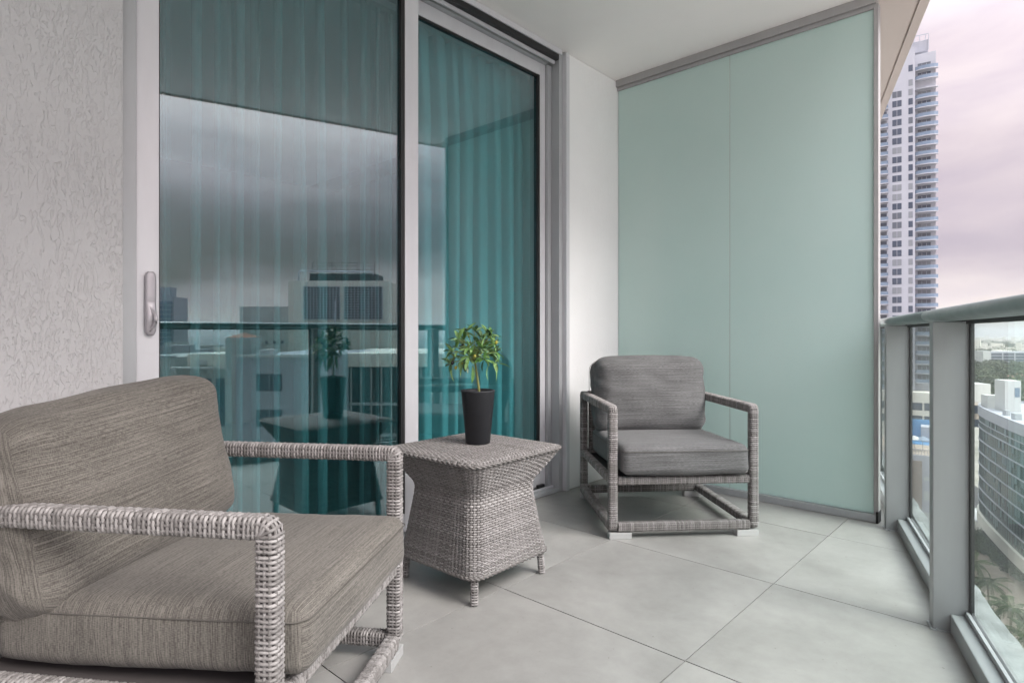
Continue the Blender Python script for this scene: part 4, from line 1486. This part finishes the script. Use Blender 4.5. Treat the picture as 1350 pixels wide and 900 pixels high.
B1('roof_door', M['balc_glass'], st_, .3, 1.2, -.06, -.01, RZ + 3.2, RZ + 5.2)
roof_box('plant_room', M['roof_white'], 1301, 1322, 134, 3.0, RZ + .01, RZ + 2.9, R(24))
roof_box('condenser', M['alu_mid'], 1326, 1332, 122, 1.4, RZ + .01, RZ + 1.1, R(24))
roof_box('condenser', M['alu_mid'], 1338, 1348, 116, 1.6, RZ + .01, RZ + 1.2, R(24))

# ---- street level: pavement strips, planting, palms
def strip_(name, pts, mat, z, thick=.0):
    p = [tuple(plan(tb(px), 785 * 45.98 / (py - 440))[:2]) for px, py in pts]
    ar = sum(p[i][0] * p[(i + 1) % len(p)][1] - p[(i + 1) % len(p)][0] * p[i][1] for i in range(len(p)))
    if ar < 0: p = p[::-1]
    o = MB().prism(p, GZ + .01, GZ + .01 + z).build(name, mat)
    return o
tag(strip_('promenade', [(1180, 735), (1285, 705), (1350, 750), (1420, 800), (1500, 870), (1420, 1000), (1200, 900)], M['paver'], .06), kind='structure')
tag(strip_('drive', [(1270, 672), (1300, 668), (1365, 700), (1480, 760), (1480, 800), (1350, 728), (1290, 690)], M['roof_white'], .10), kind='structure')
tag(strip_('road', [(1160, 640), (1285, 640), (1310, 655), (1290, 672), (1180, 700)], M['asphalt'], .05), kind='structure')
wp0 = plan(tb(1288), 785 * 45.98 / (697 - 440)); wp1 = plan(tb(1372), 785 * 45.98 / (760 - 440))
gw = empty('garden_wall', (wp0.x, wp0.y, GZ), math.atan2((wp1 - wp0).y, (wp1 - wp0).x), 'low pale garden wall between the palms and the curved office', 'wall')
ln = (wp1 - wp0).length
B1('wall', M['btan'], gw, 0, ln, -.2, .2, 0, 1.9); B1('coping', M['bwhite'], gw, -.1, ln + .1, -.3, .3, 1.901, 2.1)

def leaf_cloud(name, blobs, size, mat, per, parent=None, seed=0):
    """foliage of many small leaf faces scattered through uneven lobes"""
    g = np.random.default_rng(seed)
    V, A = [], []
    for (c, r_) in blobs:
        k = per
        d_ = g.normal(size=(k, 3)); d_ /= np.linalg.norm(d_, axis=1)[:, None]
        rad = g.random(k) ** .35
        p = np.array(c) + d_ * rad[:, None] * np.array(r_)
        a_ = g.normal(size=(k, 3)); a_ /= np.linalg.norm(a_, axis=1)[:, None]
        b_ = np.cross(a_, g.normal(size=(k, 3))); b_ /= np.linalg.norm(b_, axis=1)[:, None] + 1e-6
        s = size * g.uniform(.5, 1.3, (k, 1))
        V.append(np.stack([p - a_ * s, p - b_ * s * .6, p + a_ * s, p + b_ * s * .6], 1).reshape(-1, 3))
        A.append(np.repeat(np.clip(g.normal(.5, .2) + g.normal(0, .15, k), 0, 1), 4))
    V = np.concatenate(V)
    F = np.arange(len(V)).reshape(-1, 4)
    return mesh_np(name, V, F, mat, parent, False, np.concatenate(A))
gs = random.Random(9)
bl = []
for i in range(46):
    t = gs.random()
    px, py = 1284 + 72 * t + gs.uniform(-4, 4), 702 + 52 * t + gs.uniform(2, 20)
    p = plan(tb(px), 785 * 45.98 / (py - 440))
    bl.append(((p.x, p.y, GZ + 1.1), (gs.uniform(1.2, 2.4), gs.uniform(1.2, 2.4), gs.uniform(.9, 1.8))))
tag(leaf_cloud('shrubbery', bl, .22, M['shrub'], 420, None, 2), 'dense green shrubs planted along the garden wall below', 'shrubs', kind='stuff')

def frond_mesh(L, droop, seed):
    g = random.Random(seed)
    V, F, A = [], [], []
    pr = None
    n_ = 22
    for i in range(n_ + 1):
        t = i / n_
        x = L * t * (1 - .12 * t); z = .45 * L * t * (1 - t) * .9 - droop * t * t
        if pr is not None:
            k = len(V); V += [(pr[0], -.03, pr[1]), (pr[0], .03, pr[1]), (x, .03, z), (x, -.03, z)]; F.append((k, k + 1, k + 2, k + 3)); A += [.7] * 4
            for s in (-1, 1):
                ll = .95 * math.sin(math.pi * (t * .86 + .12)) ** .6 * g.uniform(.8, 1.1)
                k = len(V)
                V += [(x, 0, z), (x + .08, s * .02, z), (x + .5 * ll + .05, s * ll * .75, z - .35 * ll), (x + .5 * ll, s * ll * .8, z - .42 * ll)]
                F.append((k, k + 1, k + 2, k + 3)); A += [g.random()] * 4
        pr = (x, z)
    me_o = mesh_np('frond', np.array(V), F, M['frond'], None, False, A)
    d_ = me_o.data; bpy.data.objects.remove(me_o)
    return d_
fronds = [frond_mesh(3.6, 1.0, 1), frond_mesh(3.3, 1.9, 2), frond_mesh(2.9, 2.8, 3)]
def palm(px, py, hh, label, seed):
    g = random.Random(seed)
    dist = 785 * (45.98 - hh) / (py - 440)             # crown seen at this bearing
    p = plan(tb(px), dist)
    e = empty('palm_tree', (p.x, p.y, GZ), g.uniform(0, 6), label, 'palm tree', 'palm trees along the promenade')
    lean = g.uniform(.2, .8)
    MB().tube([(0, 0, 0), (lean * .2, 0, hh * .3), (lean * .6, 0, hh * .65), (lean, 0, hh)], [.24, .17, .14, .12], 8).build('trunk', M['bark'], e, True)
    for k in range(17):
        me = fronds[k % 3]
        o = put('frond', me, e, (lean, 0, hh))
        o.rotation_euler = (g.uniform(-.3, .3), g.uniform(-.75, .35) if k % 3 == 0 else g.uniform(-.3, .5), k * 2.4 + g.uniform(-.2, .2))
    return e
for i, (px, py, hh, lb) in enumerate((
        (1306, 768, 8.5, 'palm tree standing beside the dense shrubs'), (1330, 800, 9.5, 'tall palm tree rising from the beige promenade'),
        (1352, 838, 8.0, 'palm tree nearest the balcony ledge, fronds drooping over the promenade'), (1288, 742, 7.5, 'small palm tree close to the garden wall end'),
        (1388, 812, 9.0, 'palm tree further along the promenade beyond the shrubs'), (1296, 800, 6.0, 'short palm tree tucked under the taller palms'))):
    palm(px, py, hh, lb, 30 + i)

# ---- middle and far distance
def far_box(name, label, px0, px1, ytop, z, depth, mat, z0=GZ, cat_rot=0.0, group=None):
    c = plan(tb((px0 + px1) / 2), z)
    e = bldg(name, label, (c.x, c.y, z0), YAW + cat_rot, group)
    w = (px1 - px0) / 785 * z
    h_ = hgt(ytop, z) - z0
    B1('wall', mat, e, -w / 2, w / 2, 0, depth, 0, h_)
    return e, w, h_
e, w, h_ = far_box('office_block', 'long low grey-blue office block with window bands beyond the trees', 1296, 1372, 463.5, 860, 30, M['bwhite'])
B1('end_wall', M['bgrey'], e, -w / 2 - .3, -w / 2 + 10, -.6, 20, 0, h_ + 1)
for i in range(4):
    for j in range(4):
        B1('window', M['bglass'], e, -w / 2 + 12 + i * 17.5, -w / 2 + 27 + i * 17.5, -.4, -.05, 2.2 + j * 4.3, 5.3 + j * 4.3)
e, w, h_ = far_box('low_house', 'low house with a red clay roof among the trees', 1343, 1362, 497, 560, 14, M['btan'])
MB().add([(-w / 2 - .5, -1, h_), (w / 2 + .5, -1, h_), (w / 2 + .5, 15, h_), (-w / 2 - .5, 15, h_), (-w / 2 + 4, 7, h_ + 3), (w / 2 - 4, 7, h_ + 3)], [(0, 1, 5, 4), (1, 2, 5), (2, 3, 4, 5), (3, 0, 4)]).build('roof', M['redroof'], e)
e, w, h_ = far_box('white_villa', 'white flat-roofed terrace building below the trees', 1262, 1306, 506, 330, 40, M['roof_white'])
B1('terrace', M['paver'], e, -w / 2, w / 2, -14, -.05, 0, h_ * .45)
bl = []
for i in range(420):
    z = gs.uniform(380, 850); px = gs.uniform(1140, 1460)
    if 1296 < px < 1380 and z > 820: continue
    p = plan(tb(px), z)
    s = gs.uniform(4, 9)
    bl.append(((p.x, p.y, GZ + s * .7), (s, s, s * .8)))
for i in range(500):
    z = gs.uniform(900, 3200); px = gs.uniform(1130, 1480)
    p = plan(tb(px), z); s = gs.uniform(6, 16)
    bl.append(((p.x, p.y, GZ + s * .5), (s * 1.6, s * 1.6, s * .6)))
tag(leaf_cloud('distant_woodland', bl, 1.5, M['wood'], 150, None, 5), 'belt of green trees in front of the distant suburbs', 'woodland', kind='stuff')
def town(name, n_, zr, pr_, hr, seed, label, mirror=False):
    g = random.Random(seed)
    mb = MB()
    for i in range(n_):
        z = math.exp(g.uniform(math.log(zr[0]), math.log(zr[1]))); px = g.uniform(*pr_)
        p = plan(tb(px), z)
        if mirror: p = Vector((-p.x - 4.66, p.y, 0))
        w = g.uniform(8, 40); d_ = g.uniform(8, 24); h_ = g.uniform(*hr) * (2.2 if g.random() < .06 else 1)
        mb.box(p.x - w / 2, p.x + w / 2, p.y - d_ / 2, p.y + d_ / 2, GZ, GZ + h_)
    o = mb.build(name, M['btan'])
    return tag(o, label, 'town', kind='stuff')
town('distant_town', 700, (950, 7000), (1120, 1500), (5, 15), 3, 'distant pale suburb roofs reaching to the hazy horizon')

# ---- blocks on the seaward side (they stand opposite the door and show in its glass)
def mplan(px, z):
    p = plan(tb(px), z)
    return Vector((-p.x - 4.66, p.y, 0))
M_RZ = -YAW
def opp(name, label, px0, px1, ytop, z, depth, mat, rot=0.0):
    c = mplan((px0 + px1) / 2, z)
    e = bldg(name, label, (c.x, c.y, GZ), M_RZ + rot)
    w = abs(px1 - px0) / 785 * z
    h_ = hgt(ytop, z) - GZ
    B1('wall', mat, e, -w / 2, w / 2, 0, depth, 0, h_)
    return e, w, h_
# in these frames local -Y faces the balcony; local +X is to the left of the mirror image
# louvred plant block with a roof cage
e, w, h_ = opp('louvred_block', 'tall pale block with two louvre grilles and a caged roof', 380, 511, 370, 100, 14, M['btan'])
k = 100 / 785.0
def lx(px, c=445.5): return -(px - c) * k
for (a_, b_) in ((401, 448), (454, 504)):
    B1('grille_recess', M['dark_metal'], e, lx(b_), lx(a_), -.05, -.01, h_ - (420.5 - 370) * k, h_ - (378 - 370) * k)
    gm = MB()
    x0, x1 = lx(b_), lx(a_)
    zt, zb_ = h_ - (378 - 370) * k, h_ - (420.5 - 370) * k
    nh, nv_ = 13, 11
    for i in range(nh + 1):
        z = zb_ + (zt - zb_) * i / nh
        gm.box(x0, x1, -.22, -.06, z - .07, z + .07)
    for i in range(nv_ + 1):
        x = x0 + (x1 - x0) * i / nv_
        gm.box(x - .08, x + .08, -.20, -.055, zb_, zt)
    tag(gm.build('grille', M['bwhite'], e), kind='stuff')
B1('chiller', M['dark_metal'], e, lx(490), lx(400), 3, 9, h_ + .01, h_ + 1.5)
pg = MB()
for px in (403, 430, 464, 473, 488):
    pg.tube([(lx(px), 3.2, h_ + 1.5), (lx(px), 3.2, h_ + 3.4)], .06, 6)
for zz in (2.2, 2.8, 3.4):
    pg.tube([(lx(403), 3.2, h_ + zz), (lx(488), 3.2, h_ + zz)], .05, 6)
pg.build('cage_railing', M['dark_metal'], e)
MB().tube([(lx(387), 2.4, h_), (lx(387), 2.4, h_ + 1.7), (lx(389), 2.4, h_ + 1.9), (lx(487), 2.4, h_ + 1.7), (lx(488), 2.4, h_ + 1.2)], .16, 8).build('pipe', M['bwhite'], e, True)
MB().tube([(lx(444), -1, h_ - 14), (lx(444), -1, h_ - 3.4)], .10, 8).build('mast', M['bwhite'], e, True)
e, w, h_ = opp('grey_block', 'plain weathered grey block standing beside the louvred block', 316, 380, 404, 106, 14, M['bgrey'])
for i in range(6):
    B1('small_window', M['bglass'], e, -w / 2 + .8 + i * 1.4, -w / 2 + 1.3 + i * 1.4, -.05, -.01, h_ - 6.6, h_ - 6.1)
# white block with paired windows
e, w, h_ = opp('white_block', 'white rendered block with paired dark windows opposite the door', 310, 432, 469, 53, 20, M['bwhite'])
k = 53 / 785.0
B1('parapet', M['roof_white'], e, -w / 2 - .1, w / 2 + .1, -.12, .3, h_ - .15, h_ + .1)
for r_ in range(5):
    zt = h_ - (493 - 469) * k - r_ * 3.18
    wo = B1('window', M['bglass'], e, -(372 - 371) * k, -(338 - 371) * k, -.03, -.01, zt - 1.5, zt)
    B1('mullion', M['bwhite'], wo, -(355.6 - 371) * k, -(354.6 - 371) * k, -.06, -.031, zt - 1.5, zt)
B1('roof_unit', M['roof_white'], e, -(343 - 371) * k, -(328 - 371) * k, 2, 4, h_ + .01, h_ + .5)
# cream parapet and glass block
e, w, h_ = opp('glass_block', 'block with a cream parapet over tall dark teal glass', 433, 600, 466, 60, 20, M['bteal'])
k = 60 / 785.0
B1('parapet', M['btan'], e, -w / 2, w / 2, -.5, 20.2, h_ - (483 - 466) * k, h_ + .02)
for i in range(13):
    x = -w / 2 + .3 + i * (w - .6) / 12
    B1('fin', M['bgrey'], e, x - .06, x + .06, -.25, -.01, 1, h_ - 1.4)
for i in range(7):
    B1('slab_edge', M['alu_mid'], e, -w / 2, w / 2, -.12, -.005, h_ - 5.2 - i * 3.1, h_ - 4.9 - i * 3.1)
for i in range(9):
    x = -w / 2 + .8 + i * 1.45
    MB().tube([(x, -.55, h_ - .3), (x + .15, -.75, h_ - .6), (x - .1, -.8, h_ - 1.0), (x - .15, -.56, h_ - 1.25)], .035, 6).build('davit_hook', M['roof_white'], e, True)
# cream rooftop boxes and stair head
e, w, h_ = opp('cream_penthouse', 'low cream rooftop block with a white ledge', 232, 304, 486, 62, 16, M['bgrey'])
B1('ledge', M['roof_white'], e, -w / 2 - .4, w / 2 + .4, -.6, .2, h_, h_ + .18)
k = 62 / 785.
B1('penthouse', M['btan'], e, -w / 2, w / 2 - 1.0, .3, 10, h_ + .19, h_ + .19 + 17 * k)
B1('vent', M['roof_white'], e, -.3, .8, .0, .28, h_ + .4, h_ + .9)
for i in range(4):
    B1('window', M['bglass'], e, -w / 2 + .6 + i * 1.4, -w / 2 + 1.5 + i * 1.4, -.05, -.01, h_ - 6, h_ - 1)
e, w, h_ = opp('stair_head', 'narrow grey stair tower with a small tiled cap', 297, 316, 445, 57, 5, M['bgrey'])
MB().add([(-w / 2, 0, h_), (w / 2, 0, h_), (w / 2, 5, h_), (-w / 2, 5, h_), (0, 2.5, h_ + .5)], [(0, 1, 4), (1, 2, 4), (2, 3, 4), (3, 0, 4)]).build('cap', M['redroof'], e)
e, w, h_ = opp('low_wing', 'dark blue-grey wing with a flat roof', 150, 231, 471, 70, 20, M['bgrey'])
B1('parapet', M['bwhite'], e, -w / 2, w / 2, -.1, .3, h_, h_ + .2)
# blue glass tower far off
e, w, h_ = opp('blue_tower', 'distant white and blue glass tower near the sea', 200, 229, 391, 420, 18, M['bwhite'])
for i in range(11):
    B1('balcony', M['balc_glass'], e, -w / 2 + 1, w / 2 - 1, -1.2, -.05, h_ - 5.5 - i * 3.2, h_ - 3.4 - i * 3.2)
B1('crown', M['bwhite'], e, -3, 6, 3, 12, h_ + .01, h_ + 7)
# scattered roofs in front of the sea
g = random.Random(12)
for i in range(12):
    px = g.uniform(205, 330); z = g.uniform(150, 420)
    mt_ = g.choice(('white', 'cream', 'grey'))
    e, w, h_ = opp('waterfront_house', 'small %s flat-roofed house between the near blocks and the sea' % mt_, px, px + g.uniform(9, 26), g.uniform(450, 463), z, 14, {'white': M['bwhite'], 'cream': M['btan'], 'grey': M['bgrey']}[mt_])
    e['group'] = 'small %s houses near the waterfront' % mt_
for i in range(10):
    px = g.uniform(440, 640); z = g.uniform(150, 420)
    mt_ = g.choice(('white', 'cream', 'grey'))
    e, w, h_ = opp('waterfront_house', 'small %s flat-roofed house between the near blocks and the sea' % mt_, px, px + g.uniform(12, 30), g.uniform(448, 463), z, 14, {'white': M['bwhite'], 'cream': M['btan'], 'grey': M['bgrey']}[mt_])
    e['group'] = 'small %s houses near the waterfront' % mt_

# ------------------------------------------------------------------ haze over the town
hm, N, L, b = new_mat('haze_air')
N.remove(b)
out = next(n for n in N if n.type == 'OUTPUT_MATERIAL')
pv_ = N.new('ShaderNodeVolumePrincipled')
pv_.inputs['Color'].default_value = (.93, .94, .97, 1)
pv_.inputs['Density'].default_value = 1.3e-4
pv_.inputs['Anisotropy'].default_value = .2
L.new(pv_.outputs[0], out.inputs['Volume'])
hz = MB().box(-23000, 23000, -23000, 23000, GZ - 1.0, 112).build('haze', hm)
tag(hz, 'pale haze lying over the town towards the horizon', 'haze', kind='stuff')
